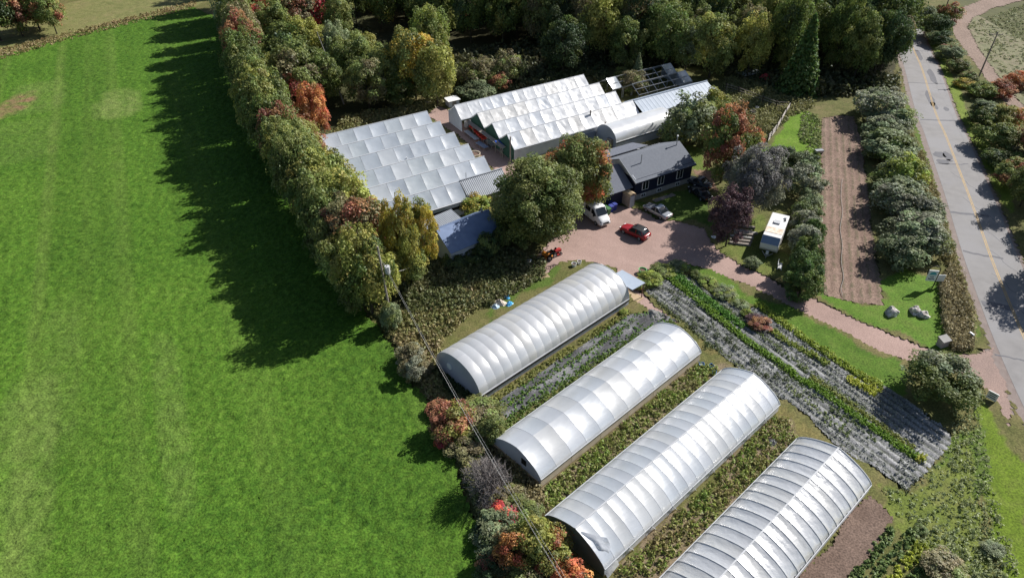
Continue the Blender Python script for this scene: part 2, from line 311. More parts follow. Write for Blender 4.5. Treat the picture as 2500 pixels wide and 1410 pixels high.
DRIVE = PX([(1755,613),(1804,645),(1846,662),(1897,690),(1981,727),(2086,778),(2184,820),(2262,850),(2310,862),(2371,866),(2395,850),(2424,850),(2432,880),(2440,912),(2457,949),(2467,985),(2470,1010),(2462,1040),(2440,990),(2400,945),(2340,910),(2260,895),(2223,883),(2145,856),(2047,805),(1950,758),(1889,727),(1832,699),(1775,679),(1733,659),(1662,642),(1640,645),(1590,680),(1566,712),(1600,748),(1660,790),(1640,792),(1580,752),(1545,735),(1500,655),(1420,636),(1370,640),(1320,680),(1300,650),(1330,600),(1330,560),(1250,480),(1215,425),(1165,375),(1110,325),(1040,283),(1070,258),(1105,275),(1150,320),(1200,350),(1250,385),(1310,440),(1400,490),(1440,480),(1500,500),(1545,508),(1580,520),(1600,535),(1650,540),(1720,560),(1735,590)])
TILL = PX([(2006,290),(2040,284),(2085,284),(2098,330),(2115,430),(2128,560),(2146,660),(2155,745),(2100,742),(2010,722),(2000,600),(2002,440)])
PLOT = PX([(1563,696),(1590,680),(1650,659),(1690,680),(1736,717),(1790,748),(1815,761),(1844,748),(1909,787),(2000,850),(2090,913),(2158,945),(2230,990),(2293,1037),(2321,1064),(2309,1096),(2263,1152),(2214,1201),(2122,1136),(2039,1084),(1975,1021),(1925,985),(1854,950),(1815,908),(1776,877),(1723,837),(1671,790),(1613,748)])
PLOT2 = PX([(1205,985),(1300,925),(1400,860),(1535,768),(1600,760),(1650,785),(1610,800),(1500,855),(1400,925),(1240,1020)])
SOIL = PX([(2118,1208),(2150,1235),(2178,1267),(2140,1330),(2079,1415),(2020,1500),(1890,1500),(1956,1410),(2040,1310)])
FAR_TRACK = PX([(2560,-60),(2480,-20),(2400,0),(2345,20),(2318,40),(2315,60),(2330,90),(2375,150),(2410,200),(2470,270),(2530,330),(2560,320),(2490,250),(2440,190),(2390,120),(2365,70),(2375,45),(2420,22),(2500,0),(2580,-30)])
struct(cover('driveway', DRIVE, 0.45, 0.015, lambda x, y: 0.03*fbm(x, y, 2.2), lambda x, y: mixc([(0.285,0.20,0.172),(0.34,0.238,0.205),(0.375,0.265,0.23)], fbm(x, y, 5, 4)*1.3-0.15)*(0.93+0.12*vnoise(x*0.55+y*0.85, y*0.05, 0.5, 2))[:, None], mat_attr('gravel_cover', 0.95, 0.2, 22)), 'reddish gravel drive and parking yard')
APRON = PX([(2270,868),(2330,874),(2371,868),(2400,852),(2424,850),(2430,880),(2442,912),(2460,949),(2470,990),(2478,1040),(2490,1085),(2474,1060),(2445,1000),(2400,945),(2340,910),(2280,892)])
struct(cover('gravel_apron', APRON, 0.22, 0.066, lambda x, y: 0.012*fbm(x, y, 1.2), lambda x, y: mixc([(0.25,0.185,0.162),(0.33,0.235,0.20)], fbm(x, y, 3, 4)*1.3-0.15), MATS['gravel_cover'], 0.5), 'red gravel spilled over the road edge at the drive mouth')
farrow = (P(2010,720)-P(2007,300)).normalized(); fperp = Vector((farrow.y, -farrow.x, 0))
def tillh(x, y):
    s = x*fperp.x+y*fperp.y; return 0.045*np.sin(s*2*math.pi/1.05)+0.12*fbm(x, y, 0.8)
def tillc(x, y):
    s = x*fperp.x+y*fperp.y; g = (np.sin(s*2*math.pi/1.05) > 0.72)&(vnoise(x, y, 0.9, 6) > 0.35)
    c = mixc([(0.15,0.10,0.078),(0.205,0.142,0.11),(0.235,0.165,0.13)], fbm(x, y, 3, 2)*1.4-0.2); c[g] = c[g]*0.5+np.array([0.06,0.07,0.03])*0.5; return c
struct(cover('tilled_strip', TILL, 0.28, 0.05, tillh, tillc), 'long strip of bare tilled brown soil beside the road shrubs')
struct(cover('soil_bed', SOIL, 0.25, 0.05, lambda x, y: 0.16*fbm(x, y, 0.7)+0.05*fbm(x, y, 3), lambda x, y: mixc([(0.115,0.078,0.06),(0.18,0.128,0.102)], fbm(x, y, 1.5, 3))), 'bare reddish brown soil bed beside the last hoop house')
rowd = (P(2237,1120)-P(1621,672)).normalized(); rowp = Vector((rowd.y, -rowd.x, 0))
def plh(x, y):
    s = x*rowp.x+y*rowp.y; t = x*rowd.x+y*rowd.y; return 0.12*np.abs(np.sin(s*math.pi/0.85))+0.05*vnoise(t*0.8, s*3.0, 1.0, 3)
def plc(x, y):
    s = x*rowp.x+y*rowp.y; t = x*rowd.x+y*rowd.y; k = vnoise(t*0.45, s*3, 0.8, 8)
    c = mixc([(0.085,0.087,0.08),(0.19,0.19,0.19),(0.33,0.33,0.335)], k*0.65+0.45*fbm(x, y, 6, 5)); g = np.abs(np.sin(s*math.pi/0.85)) < 0.42
    c[g] = c[g]*0.3+np.array([0.035,0.045,0.022])*0.7; return c
struct(cover('fabric_plot', PLOT, 0.16, 0.05, plh, plc), 'sloping nursery plot covered with grey ground fabric')
ghd = Vector((math.cos(R(43)), math.sin(R(43)), 0)); ghp = Vector((ghd.y, -ghd.x, 0))
def p2h(x, y):
    s = x*ghp.x+y*ghp.y; t = x*ghd.x+y*ghd.y; return 0.04+0.14*vnoise(t*0.8, s*2.2, 1.0, 2)
def p2c(x, y):
    s = x*ghp.x+y*ghp.y; t = x*ghd.x+y*ghd.y; return mixc([(0.045,0.045,0.046),(0.095,0.095,0.10),(0.21,0.21,0.215)], vnoise(t*0.35, s*1.6, 1.0, 4)*0.9+0.15*vnoise(x, y, .5))
struct(cover('fabric_strip', PLOT2, 0.16, 0.05, p2h, p2c), 'dark crumpled ground fabric between the first two hoop houses')
struct(cover('dirt_track', FAR_TRACK, 0.6, 0.04, lambda x, y: 0.06*fbm(x, y, 2), lambda x, y: mixc([(0.20,0.145,0.115),(0.27,0.20,0.165)], fbm(x, y, 4, 1))), 'pinkish dirt track curving through the far field')
TRACK2 = PX([(-80,60),(0,72),(10,85),(10,115),(0,135),(-60,150)])
struct(cover('dirt_track', TRACK2, 0.6, 0.05, lambda x, y: 0.05*fbm(x, y, 2), lambda x, y: mixc([(0.24,0.16,0.13),(0.33,0.22,0.18)], fbm(x, y, 4, 1))), 'red dirt track at the edge of the green field')

# hay field: a dense, uneven sward with mower stripes
sd_ = (P(330,220)-P(430,1000)).normalized(); sp_ = Vector((sd_.y, -sd_.x, 0))
def fh(x, y): return 0.05+0.20*vnoise(x, y, 0.42)+0.18*RNG.random(len(x))+0.02*vnoise(x, y, 1.1, 2)+0.04*fbm(x, y, 5)
pale = [(P(290,255),3.2,8,.6),(P(255,270),2.2,5,.4),(P(95,240),5,9,.35),(P(330,250),1.4,6,.5),(P(60,1150),3,14,.35),(P(420,1010),1.6,14,.28),(P(150,900),2,14,.2),(P(30,350),8,10,.2)]
def fc(x, y):
    t = fbm(x, y, 14, 3)*0.35+vnoise(x, y, 0.4, 9)*0.22+0.46*RNG.random(len(x)); c = mixc([(0.019,0.056,0.006),(0.046,0.110,0.010),(0.074,0.150,0.015),(0.112,0.188,0.028)], t)
    s = x*sp_.x+y*sp_.y; st = vnoise(s, x*0+3, 2.6, 4); k = np.clip((st-0.62)*2.2, 0, .5)*(0.4+0.9*vnoise(x, y, 3, 11)); c = c*(1-k[:, None])+np.array([0.12,0.175,0.035])*k[:, None]
    c = c*(0.92+0.16*vnoise(s, (x*sd_.x+y*sd_.y)*0.03, 0.75, 6))[:, None]*(0.9+0.2*vnoise(s, x*0, 5.5, 13))[:, None]
    for q, a, b, w in pale:
        u = (x-q.x)*sp_.x+(y-q.y)*sp_.y; v = (x-q.x)*sd_.x+(y-q.y)*sd_.y; k = np.clip(1.3-((u/a)**4+(v/b)**4), 0, 1)*w*(0.35+0.9*vnoise(x, y, 1.1, 12)); k = np.clip(k, 0, 1)
        c = c*(1-k[:, None])+np.array([0.155,0.20,0.055])*k[:, None]
    q = P(36,260); k = np.clip(1.2-((x-q.x)/3.2)**2-((y-q.y)/7)**2, 0, 1)*vnoise(x, y, 1, 4)*1.5; k = np.clip(k, 0, 1); return c*(1-k[:, None])+np.array([0.20,0.13,0.07])*k[:, None]
struct(cover('hay_field', FIELD, 0.30, 0.0, fh, fc, mat_attr('sward', 0.9, 0.9, 5.0), 0.5), 'wide bright green hay field')

# rough grass everywhere else in view
EXCL = [arr(offset(ROADC, ROAD_W+0.9)+offset(ROADC, -ROAD_W-0.5)[::-1]), arr(DRIVE), arr(TILL), arr(PLOT), arr(SOIL), arr(FAR_TRACK), arr(PLOT2)]
G1, G2, G3 = (0.06,0.125,0.015), (0.085,0.16,0.018), (0.115,0.165,0.03)
ZONES = [   # photo outline, colours
 ([(1990,715),(2100,742),(2160,735),(2150,690),(2200,640),(2290,690),(2335,790),(2310,850),(2260,850),(2150,800),(2040,750)], [G1,G2,G3]),
 ([(1665,645),(1760,680),(1850,725),(1950,765),(2100,845),(2220,890),(2230,960),(2150,950),(2050,880),(1900,780),(1800,735),(1700,680)], [(0.05,0.10,0.012),(0.075,0.14,0.016),(0.11,0.15,0.03)]),
 ([(1755,610),(1790,560),(1850,530),(1890,600),(1935,620),(1935,700),(1850,662)], [(0.07,0.10,0.02),(0.11,0.135,0.03),(0.15,0.15,0.045)]),
 ([(1860,370),(1900,320),(1940,265),(1990,275),(2003,400),(1950,420),(1880,400)], [(0.075,0.14,0.012),(0.105,0.19,0.015),(0.13,0.19,0.03)]),
 ([(2400,985),(2450,1040),(2500,1140),(2560,1420),(2450,1430),(2420,1200),(2390,1060)], [(0.075,0.12,0.01),(0.11,0.165,0.014),(0.13,0.16,0.03)]),
 ([(2300,1090),(2400,1040),(2420,1200),(2360,1300),(2260,1230)], [(0.06,0.10,0.015),(0.085,0.135,0.02),(0.12,0.14,0.035)]),
 ([(2215,205),(2240,290),(2300,500),(2370,700),(2385,830),(2365,830),(2345,700),(2280,500),(2215,290)], [(0.06,0.10,0.014),(0.095,0.145,0.022),(0.12,0.145,0.035)]),
 ([(2240,40),(2275,110),(2310,195),(2345,290),(2420,450),(2460,530),(2480,500),(2440,420),(2370,270),(2310,130),(2262,40)], [(0.10,0.145,0.016),(0.14,0.19,0.025),(0.165,0.20,0.04)]),
 ([(1550,505),(1600,495),(1690,455),(1740,500),(1750,560),(1650,540),(1600,535)], [(0.05,0.085,0.014),(0.07,0.11,0.02)]),
 ([(1655,350),(1700,360),(1745,430),(1700,440),(1690,400)], [(0.08,0.12,0.018),(0.11,0.145,0.03)]),
 ([(1690,412),(1745,432),(1760,470),(1700,445)], [(0.17,0.105,0.07),(0.22,0.14,0.10)]),
 ([(1600,745),(1660,780),(1860,945),(2130,1190),(2090,1180),(1980,1080),(1840,960),(1760,890),(1690,810)], [(0.115,0.10,0.035),(0.16,0.135,0.05),(0.10,0.11,0.03)]),
 ([(-300,100),(0,60),(200,0),(420,-40),(560,-40),(480,20),(370,45),(200,85),(0,150),(-300,190)], [(0.10,0.115,0.035),(0.165,0.165,0.06),(0.19,0.16,0.075)]),
 ([(2345,60),(2375,20),(2500,-40),(2640,-60),(2640,340),(2510,290),(2420,180)], [(0.135,0.15,0.075),(0.18,0.175,0.10),(0.215,0.175,0.125)]),
 ([(1200,800),(1230,720),(1330,650),(1380,650),(1300,710),(1200,770)], [(0.06,0.10,0.015),(0.085,0.13,0.025)]),
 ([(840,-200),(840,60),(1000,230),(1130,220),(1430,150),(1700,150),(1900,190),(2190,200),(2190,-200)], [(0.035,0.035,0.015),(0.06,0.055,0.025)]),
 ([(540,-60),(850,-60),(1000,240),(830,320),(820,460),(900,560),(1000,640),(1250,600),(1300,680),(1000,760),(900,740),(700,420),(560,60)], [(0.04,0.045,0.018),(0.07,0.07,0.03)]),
]
ZONES += [([(1320,1195),(1450,1095),(1700,890),(1770,900),(1735,930),(1600,1045),(1390,1250),(1330,1290)], [(0.10,0.09,0.04),(0.17,0.135,0.08),(0.23,0.18,0.12)]),
 ([(1490,1405),(1620,1290),(1890,1010),(1930,1020),(1960,1085),(1780,1240),(1600,1420)], [(0.10,0.09,0.04),(0.17,0.13,0.08),(0.24,0.19,0.135)]),
 ([(2130,1190),(2220,1205),(2290,1140),(2350,1080),(2400,1200),(2420,1420),(2260,1420),(2200,1290)], [(0.085,0.12,0.022),(0.125,0.155,0.03),(0.16,0.16,0.055)])]
ZP = [(arr(PX(z)), c) for z, c in ZONES]
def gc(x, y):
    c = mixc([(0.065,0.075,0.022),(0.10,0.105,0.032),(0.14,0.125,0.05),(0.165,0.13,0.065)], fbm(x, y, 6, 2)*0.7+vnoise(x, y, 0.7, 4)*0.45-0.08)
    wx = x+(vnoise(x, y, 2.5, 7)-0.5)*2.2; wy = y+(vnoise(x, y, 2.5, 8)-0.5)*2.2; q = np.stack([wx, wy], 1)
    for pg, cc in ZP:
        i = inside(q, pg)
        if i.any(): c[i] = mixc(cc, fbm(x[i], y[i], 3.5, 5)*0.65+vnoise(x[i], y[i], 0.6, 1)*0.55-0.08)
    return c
def gh(x, y): return 0.02+0.10*vnoise(x, y, 0.5)+0.10*vnoise(x, y, 1.3, 3)
base = MB().add([(-2500,-1500,-0.05),(2500,-1500,-0.05),(2500,3500,-0.05),(-2500,3500,-0.05)], [(0,1,2,3)]).build('ground', mat('ground', (0.10,0.10,0.035), (0.06,0.065,0.022), 0.3, 0.95)); struct(base, 'rough ground reaching to the horizon')
def rough_grass():
    step = 0.42; gx, gy = np.meshgrid(np.arange(-150, 120, step), np.arange(24, 235, step), indexing='ij'); nx, ny = gx.shape
    gx = (gx+(RNG.random(gx.shape)-0.5)*step*0.7).ravel(); gy = (gy+(RNG.random(gy.shape)-0.5)*step*0.7).ravel()
    idx = np.arange(nx*ny).reshape(nx, ny); q = np.stack([idx[:-1,:-1], idx[1:,:-1], idx[1:,1:], idx[:-1,1:]], -1).reshape(-1, 4)
    c = np.stack([gx[q].mean(1), gy[q].mean(1)], 1); keep = (np.abs(c[:, 0]) < 26+0.72*c[:, 1])
    keep &= ~inside(c, arr(FIELD))
    for e in EXCL: keep &= ~inside(c, e)
    q = q[keep]; use, inv = np.unique(q, return_inverse=True); q = inv.reshape(-1, 4); x = gx[use]; y = gy[use]
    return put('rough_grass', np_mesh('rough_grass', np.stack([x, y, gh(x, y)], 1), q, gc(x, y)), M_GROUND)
struct(rough_grass(), 'rough mixed grass around the farm buildings and verges')

# ------------------------------------------------------------------ leaf masses
def quads(c, n, s, tint, asp=0.6):
    """leaf faces: centres c, normals n, sizes s"""
    k = len(c); n = n/np.maximum(np.linalg.norm(n, axis=1, keepdims=True), 1e-6); r = RNG.normal(size=(k, 3)); u = np.cross(n, r); u /= np.maximum(np.linalg.norm(u, axis=1, keepdims=True), 1e-6); w = np.cross(n, u)
    u = u*s[:, None]; w = w*(s*asp)[:, None]
    v = np.stack([c-u, c-w, c+u, c+w], 1).reshape(-1, 3); return v, np.arange(k*4).reshape(k, 4), np.repeat(tint, 4, 0)
def scatter(poly, n):
    pg = arr(poly); lo, hi = pg.min(0), pg.max(0); out = np.zeros((0, 2))
    while len(out) < n:
        c = lo+RNG.random((n*2, 2))*(hi-lo); out = np.vstack([out, c[inside(c, pg)]])
    return out[:n]
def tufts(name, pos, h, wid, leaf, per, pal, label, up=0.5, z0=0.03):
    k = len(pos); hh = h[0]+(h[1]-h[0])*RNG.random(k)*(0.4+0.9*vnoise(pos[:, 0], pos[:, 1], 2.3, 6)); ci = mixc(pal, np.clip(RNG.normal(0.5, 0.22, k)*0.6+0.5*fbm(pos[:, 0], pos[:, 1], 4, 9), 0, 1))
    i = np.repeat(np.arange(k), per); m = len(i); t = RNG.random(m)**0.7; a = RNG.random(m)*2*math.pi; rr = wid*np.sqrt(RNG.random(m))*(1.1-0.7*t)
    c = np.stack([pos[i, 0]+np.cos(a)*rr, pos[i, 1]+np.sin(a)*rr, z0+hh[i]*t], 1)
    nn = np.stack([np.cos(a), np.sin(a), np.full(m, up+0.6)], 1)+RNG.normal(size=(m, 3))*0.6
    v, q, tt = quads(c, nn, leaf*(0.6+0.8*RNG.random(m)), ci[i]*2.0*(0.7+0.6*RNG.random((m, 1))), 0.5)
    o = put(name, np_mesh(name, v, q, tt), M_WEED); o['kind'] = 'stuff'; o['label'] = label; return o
OLV = [(0.05,0.07,0.016),(0.09,0.105,0.028),(0.13,0.12,0.045),(0.15,0.10,0.055)]
BRN = [(0.07,0.07,0.025),(0.13,0.105,0.05),(0.17,0.12,0.075),(0.12,0.075,0.05)]
GRN = [(0.04,0.085,0.012),(0.065,0.13,0.018),(0.10,0.16,0.03)]
GRY = [(0.09,0.12,0.045),(0.15,0.175,0.08),(0.20,0.21,0.12)]
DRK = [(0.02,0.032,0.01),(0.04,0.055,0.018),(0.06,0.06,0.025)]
def weeds(poly, n, h, pal, label, wid=0.35, leaf=0.13, per=9): return tufts('weeds', scatter(PX(poly), n), h, wid, leaf, per, pal, label)
weeds([(930,770),(1010,770),(1180,690),(1240,690),(1180,745),(1080,830),(1062,900),(1090,985),(1060,985),(1010,920),(960,840)], 2300, (0.3,1.2), [(0.055,0.075,0.02),(0.10,0.11,0.035),(0.14,0.115,0.05),(0.15,0.10,0.06)], 'brown dry weeds between the tree row and the round hoop house', 0.45, 0.16)
weeds([(960,680),(1100,640),(1240,610),(1330,640),(1330,680),(1200,750),(1000,770)], 2600, (0.4,1.5), [(0.04,0.055,0.018),(0.07,0.08,0.028),(0.11,0.09,0.045)], 'tall weeds with shade in their dark colours below the blue roofed barn', 0.5, 0.17)  # palette darkened so the leaf colours carry the shade
weeds([(1325,1200),(1450,1095),(1700,890),(1760,900),(1735,925),(1600,1040),(1390,1240),(1330,1270)], 1200, (0.15,0.7), [(0.05,0.10,0.016),(0.085,0.14,0.024),(0.13,0.16,0.035),(0.13,0.115,0.05),(0.17,0.16,0.065)], 'knee high weeds between the second and third hoop houses', 0.35, 0.13)
weeds([(1500,1400),(1620,1290),(1890,1015),(1920,1020),(1950,1080),(1780,1230),(1600,1410)], 1050, (0.15,0.7), [(0.05,0.10,0.016),(0.085,0.135,0.024),(0.13,0.155,0.035),(0.14,0.11,0.05),(0.17,0.155,0.07)], 'patchy green and brown weeds between the third and last hoop houses', 0.35, 0.13)
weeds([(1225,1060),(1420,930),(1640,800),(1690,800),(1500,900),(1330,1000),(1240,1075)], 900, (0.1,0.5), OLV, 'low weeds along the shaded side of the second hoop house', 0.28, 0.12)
weeds([(1185,975),(1300,905),(1535,755),(1545,765),(1310,915),(1200,990)], 420, (0.1,0.4), [(0.10,0.12,0.03),(0.16,0.15,0.04)], 'thin line of yellowish weeds along the foot of the round hoop house', 0.2, 0.1)
weeds([(1205,985),(1300,925),(1400,860),(1535,768),(1600,760),(1650,785),(1610,800),(1500,855),(1400,925),(1240,1020)], 480, (0.05,0.4), GRN, 'green weeds pushing through the dark ground fabric', 0.25, 0.12)
weeds([(2325,985),(2385,1000),(2425,1200),(2490,1420),(2350,1430),(2345,1250),(2320,1150)], 420, (0.2,0.9), [(0.10,0.125,0.045),(0.155,0.175,0.08),(0.19,0.195,0.115)], 'pale grey green weeds in the ditch beside the road bend', 0.35, 0.12)
weeds([(2292,690),(2320,650),(2345,680),(2372,780),(2375,855),(2320,862),(2298,800)], 1300, (0.6,1.7), [(0.10,0.095,0.04),(0.165,0.14,0.075),(0.20,0.165,0.10)], 'tall tan weeds in a hedge like strip beside the farm sign', 0.4, 0.14)
weeds([(2225,330),(2262,400),(2330,620),(2340,670),(2300,640),(2260,480),(2215,360)], 1100, (0.3,1.2), [(0.09,0.09,0.035),(0.15,0.13,0.06),(0.17,0.15,0.08)], 'brownish weeds between the roadside shrubs and the verge', 0.4, 0.15)
weeds([(1765,195),(1850,175),(1950,205),(1990,260),(1930,290),(1880,330),(1830,300),(1770,260)], 2400, (0.3,1.1), [(0.07,0.08,0.025),(0.12,0.12,0.045),(0.165,0.15,0.075)], 'overgrown weeds inside the rail fence', 0.5, 0.18)
weeds([(1960,270),(2003,290),(2003,420),(1975,400),(1950,330)], 500, (0.15,0.6), [(0.07,0.10,0.02),(0.11,0.14,0.04),(0.17,0.16,0.10)], 'scrubby weeds beside the tilled strip', 0.4, 0.16)
weeds([(2130,1190),(2220,1205),(2270,1150),(2330,1080),(2350,1300),(2280,1300),(2200,1270)], 170, (0.1,0.5), GRY, 'rough olive weeds below the fabric plot', 0.3, 0.11)
weeds([(2200,1250),(2330,1290),(2420,1420),(2280,1430),(2240,1330)], 160, (0.15,0.7), GRY, 'coarse grey green weeds behind the crop rows', 0.35, 0.12)
weeds([(820,330),(830,300),(1030,255),(1090,235),(1130,225),(1130,245),(1070,258),(1030,275),(800,345)], 1600, (0.4,1.6), [(0.06,0.07,0.022),(0.11,0.11,0.04),(0.15,0.12,0.055)], 'bushy weeds behind the plastic roofed houses', 0.7, 0.25)
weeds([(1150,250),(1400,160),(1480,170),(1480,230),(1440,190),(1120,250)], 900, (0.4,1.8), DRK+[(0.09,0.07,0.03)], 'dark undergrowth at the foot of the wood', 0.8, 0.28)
weeds([(850,60),(980,150),(1130,140),(1420,90),(1700,120),(1900,160),(2190,200),(2190,235),(1950,240),(1700,165),(1450,165),(1130,230),(1000,240),(850,180)], 5000, (0.5,3.0), [(0.02,0.03,0.012),(0.045,0.05,0.02),(0.07,0.06,0.03)], 'brushy undergrowth with shade in its dark colours under the wood', 1.1, 0.4)  # understory shade put into the near-black leaf colours
weeds([(-40,132),(200,75),(375,30),(480,5),(480,20),(375,48),(200,92),(0,150)], 900, (0.2,0.9), [(0.10,0.10,0.035),(0.15,0.12,0.05),(0.16,0.11,0.06)], 'dry brown weeds along the far edge of the hay field', 0.5, 0.2)
weeds([(900,760),(960,800),(1060,960),(1120,1120),(1170,1260),(1200,1420),(1240,1420),(1220,1280),(1150,1090),(1100,1000),(1030,900),(960,770)], 2200, (0.2,1.0), [(0.06,0.085,0.02),(0.11,0.11,0.04),(0.14,0.105,0.055)], 'scrubby weeds along the edge of the hay field', 0.45, 0.15)
weeds([(1120,975),(1240,1080),(1320,1200),(1350,1270),(1330,1420),(1250,1420),(1200,1200),(1130,1080)], 2200, (0.3,1.1), [(0.07,0.075,0.025),(0.13,0.11,0.05),(0.16,0.12,0.07)], 'mixed brown and olive brush at the ends of the hoop houses', 0.45, 0.15)
weeds([(2360,60),(2420,40),(2500,10),(2600,10),(2600,300),(2510,250),(2420,150)], 1400, (0.08,0.35), [(0.13,0.15,0.07),(0.18,0.18,0.10)], 'sparse pale regrowth on the far field', 0.6, 0.2)
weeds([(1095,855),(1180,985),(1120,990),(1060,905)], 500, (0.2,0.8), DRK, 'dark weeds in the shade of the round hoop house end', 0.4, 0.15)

weeds([(1215,1050),(1300,990),(1420,905),(1560,820),(1640,785),(1660,795),(1480,890),(1300,1010),(1225,1060)], 700, (0.1,0.45), [(0.05,0.085,0.015),(0.085,0.12,0.025),(0.13,0.13,0.05)], 'green weed line between dark fabric and second hoop house', 0.25, 0.12)
# crop rows on the fabric plot and in the soil bed
def row(line, w, h, pal, label, dens=16, leaf=0.11, per=9, name='crop_row'):
    pts = PX(line); pos = []
    for a, b in zip(pts[:-1], pts[1:]):
        L = (b-a).length; n = int(L*dens); t = RNG.random(n); d = (b-a).normalized(); o = RNG.normal(0, w*0.28, n).clip(-w*.5, w*.5)
        pos.append(np.stack([a.x+(b.x-a.x)*t+d.y*o, a.y+(b.y-a.y)*t-d.x*o], 1))
    return tufts(name, np.vstack(pos), h, 0.16, leaf, per, pal, label, 0.9, 0.08)
LIME = [(0.055,0.105,0.010),(0.085,0.145,0.014),(0.12,0.17,0.024)]; YLW = [(0.14,0.17,0.02),(0.22,0.24,0.03),(0.27,0.25,0.05)]
row([(1621,672),(1684,722),(1762,785),(1841,848),(1900,886),(1946,924),(1999,953),(2098,1025),(2178,1080),(2237,1120)], 0.95, (0.2,0.5), LIME, 'long bright lime green crop row running the length of the fabric plot', 48, 0.11)
row([(1642,667),(1684,703),(1736,743),(1789,785),(1818,801)], 1.2, (0.25,0.55), [(0.035,0.09,0.010),(0.055,0.125,0.016),(0.08,0.14,0.028)], 'short deep green crop row beside the long lime green row', 60, 0.12)
row([(1979,922),(2060,980),(2150,1042),(2229,1096)], 0.8, (0.15,0.35), [(0.10,0.13,0.03),(0.15,0.15,0.04)], 'low faded crop row alongside the lower end of the lime green row', 40)
row([(1846,745),(1920,798),(2000,853),(2098,917),(2154,945)], 1.1, (0.2,0.5), [(0.09,0.13,0.015),(0.15,0.19,0.025),(0.20,0.21,0.04)], 'yellow green crop row along the lawn edge of the fabric plot', 50)
row([(1881,808),(1920,835),(1999,879),(2020,892)], 1.0, (0.2,0.5), [(0.08,0.12,0.018),(0.14,0.17,0.03),(0.18,0.16,0.04)], 'olive crop row between purple shrub and yellow patch', 40)
row([(2067,925),(2100,942),(2138,965)], 1.2, (0.25,0.5), YLW, 'bright yellow crop row near the apple tree', 50)
row([(2112,925),(2135,945),(2150,958)], 0.9, (0.2,0.4), YLW, 'small yellow crop patch closest to the apple tree shade', 22)
row([(2242,1116),(2256,1130)], 1.4, (0.3,0.6), YLW, 'yellow green clump at the lower end of the lime green row', 40)
row([(1920,945),(1975,985),(2040,1040),(2075,1068)], 1.5, (0.15,0.6), [(0.06,0.09,0.025),(0.11,0.14,0.04),(0.15,0.16,0.07)], 'straggly weedy row on the hoop house side of the plot', 8, 0.11)
for i, l in enumerate([[(2178,1291),(2090,1406),(2040,1480)],[(2233,1299),(2138,1406),(2080,1480)],[(2265,1366),(2235,1406),(2190,1470)]]):
    row(l, 0.9, (0.2,0.5), [(0.045,0.075,0.018),(0.075,0.11,0.03),(0.10,0.12,0.045)], ['leafy green crop row bordering the bare soil bed','leafy green crop row next to the yellow crop row, soil bed side','leafy green crop row beside the brown bush'][i], 12, 0.15, 12)
row([(2249,1330),(2186,1406),(2140,1470)], 0.9, (0.2,0.5), YLW[:2]+[(0.10,0.13,0.03)], 'yellowish leafy crop row between green crop rows', 12, 0.15, 12)
def plot_plants():
    pts = scatter(PLOT, 16000); s = pts[:, 0]*rowp.x+pts[:, 1]*rowp.y; k = np.abs(np.sin(s*math.pi/0.85)); keep = (k > 0.75)&(vnoise(pts[:, 0], pts[:, 1], 3, 3)+0.5*vnoise(pts[:, 0], pts[:, 1], 0.8, 5) > 0.55)
    return tufts('small_plants', pts[keep], (0.05,0.28), 0.12, 0.075, 6, [(0.035,0.045,0.02),(0.07,0.08,0.045),(0.17,0.18,0.155),(0.25,0.25,0.24)], 'rows of small grey green plants on the fabric plot', 0.8, 0.12)
row([(1590,722),(1650,775),(1720,832),(1800,892),(1880,958)], 0.7, (0.1,0.3), [(0.07,0.09,0.03),(0.12,0.13,0.06)], 'thin grey green row on the hoop house side of the fabric plot', 16, 0.09)
row([(1700,742),(1790,815),(1880,885),(1970,955),(2060,1020),(2140,1080)], 0.6, (0.1,0.28), [(0.05,0.075,0.02),(0.09,0.11,0.04)], 'thin dark green row just below the lime green row', 14, 0.09)
row([(1664,672),(1720,718),(1790,768),(1860,822),(1940,885),(2030,948),(2110,1005)], 0.8, (0.1,0.35), [(0.06,0.09,0.025),(0.11,0.13,0.045)], 'thin olive row between the short green row and the purple shrub', 16, 0.09)
row([(1222,1040),(1330,965),(1440,890),(1560,815)], 0.7, (0.1,0.35), [(0.05,0.09,0.015),(0.09,0.13,0.03)], 'thin green row on the dark fabric near the second hoop house', 14, 0.1)
row([(1205,1012),(1320,935),(1440,855),(1550,785)], 0.5, (0.1,0.3), [(0.05,0.085,0.015),(0.10,0.13,0.03)], 'thin green row on the dark fabric near the round hoop house', 10, 0.1)
plot_plants()
dk = [(1636,718),(1650,733),(1690,795),(1700,800),(1770,832),(1782,834),(1735,800),(1835,885),(1848,893),(1845,918),(1870,920),(1895,922),(1912,930),(1728,845),(1746,848),(2035,1010),(1663,722),(1712,782),(1748,820),(1795,850)]
pp = np.vstack([np.stack([P(a, b).x+RNG.normal(0, .25, 7), P(a, b).y+RNG.normal(0, .25, 7)], 1) for a, b in dk]); tufts('dark_plants', pp, (0.3,0.9), 0.22, 0.11, 10, DRK, 'taller dark plants scattered over the fabric plot', 0.8, 0.1)
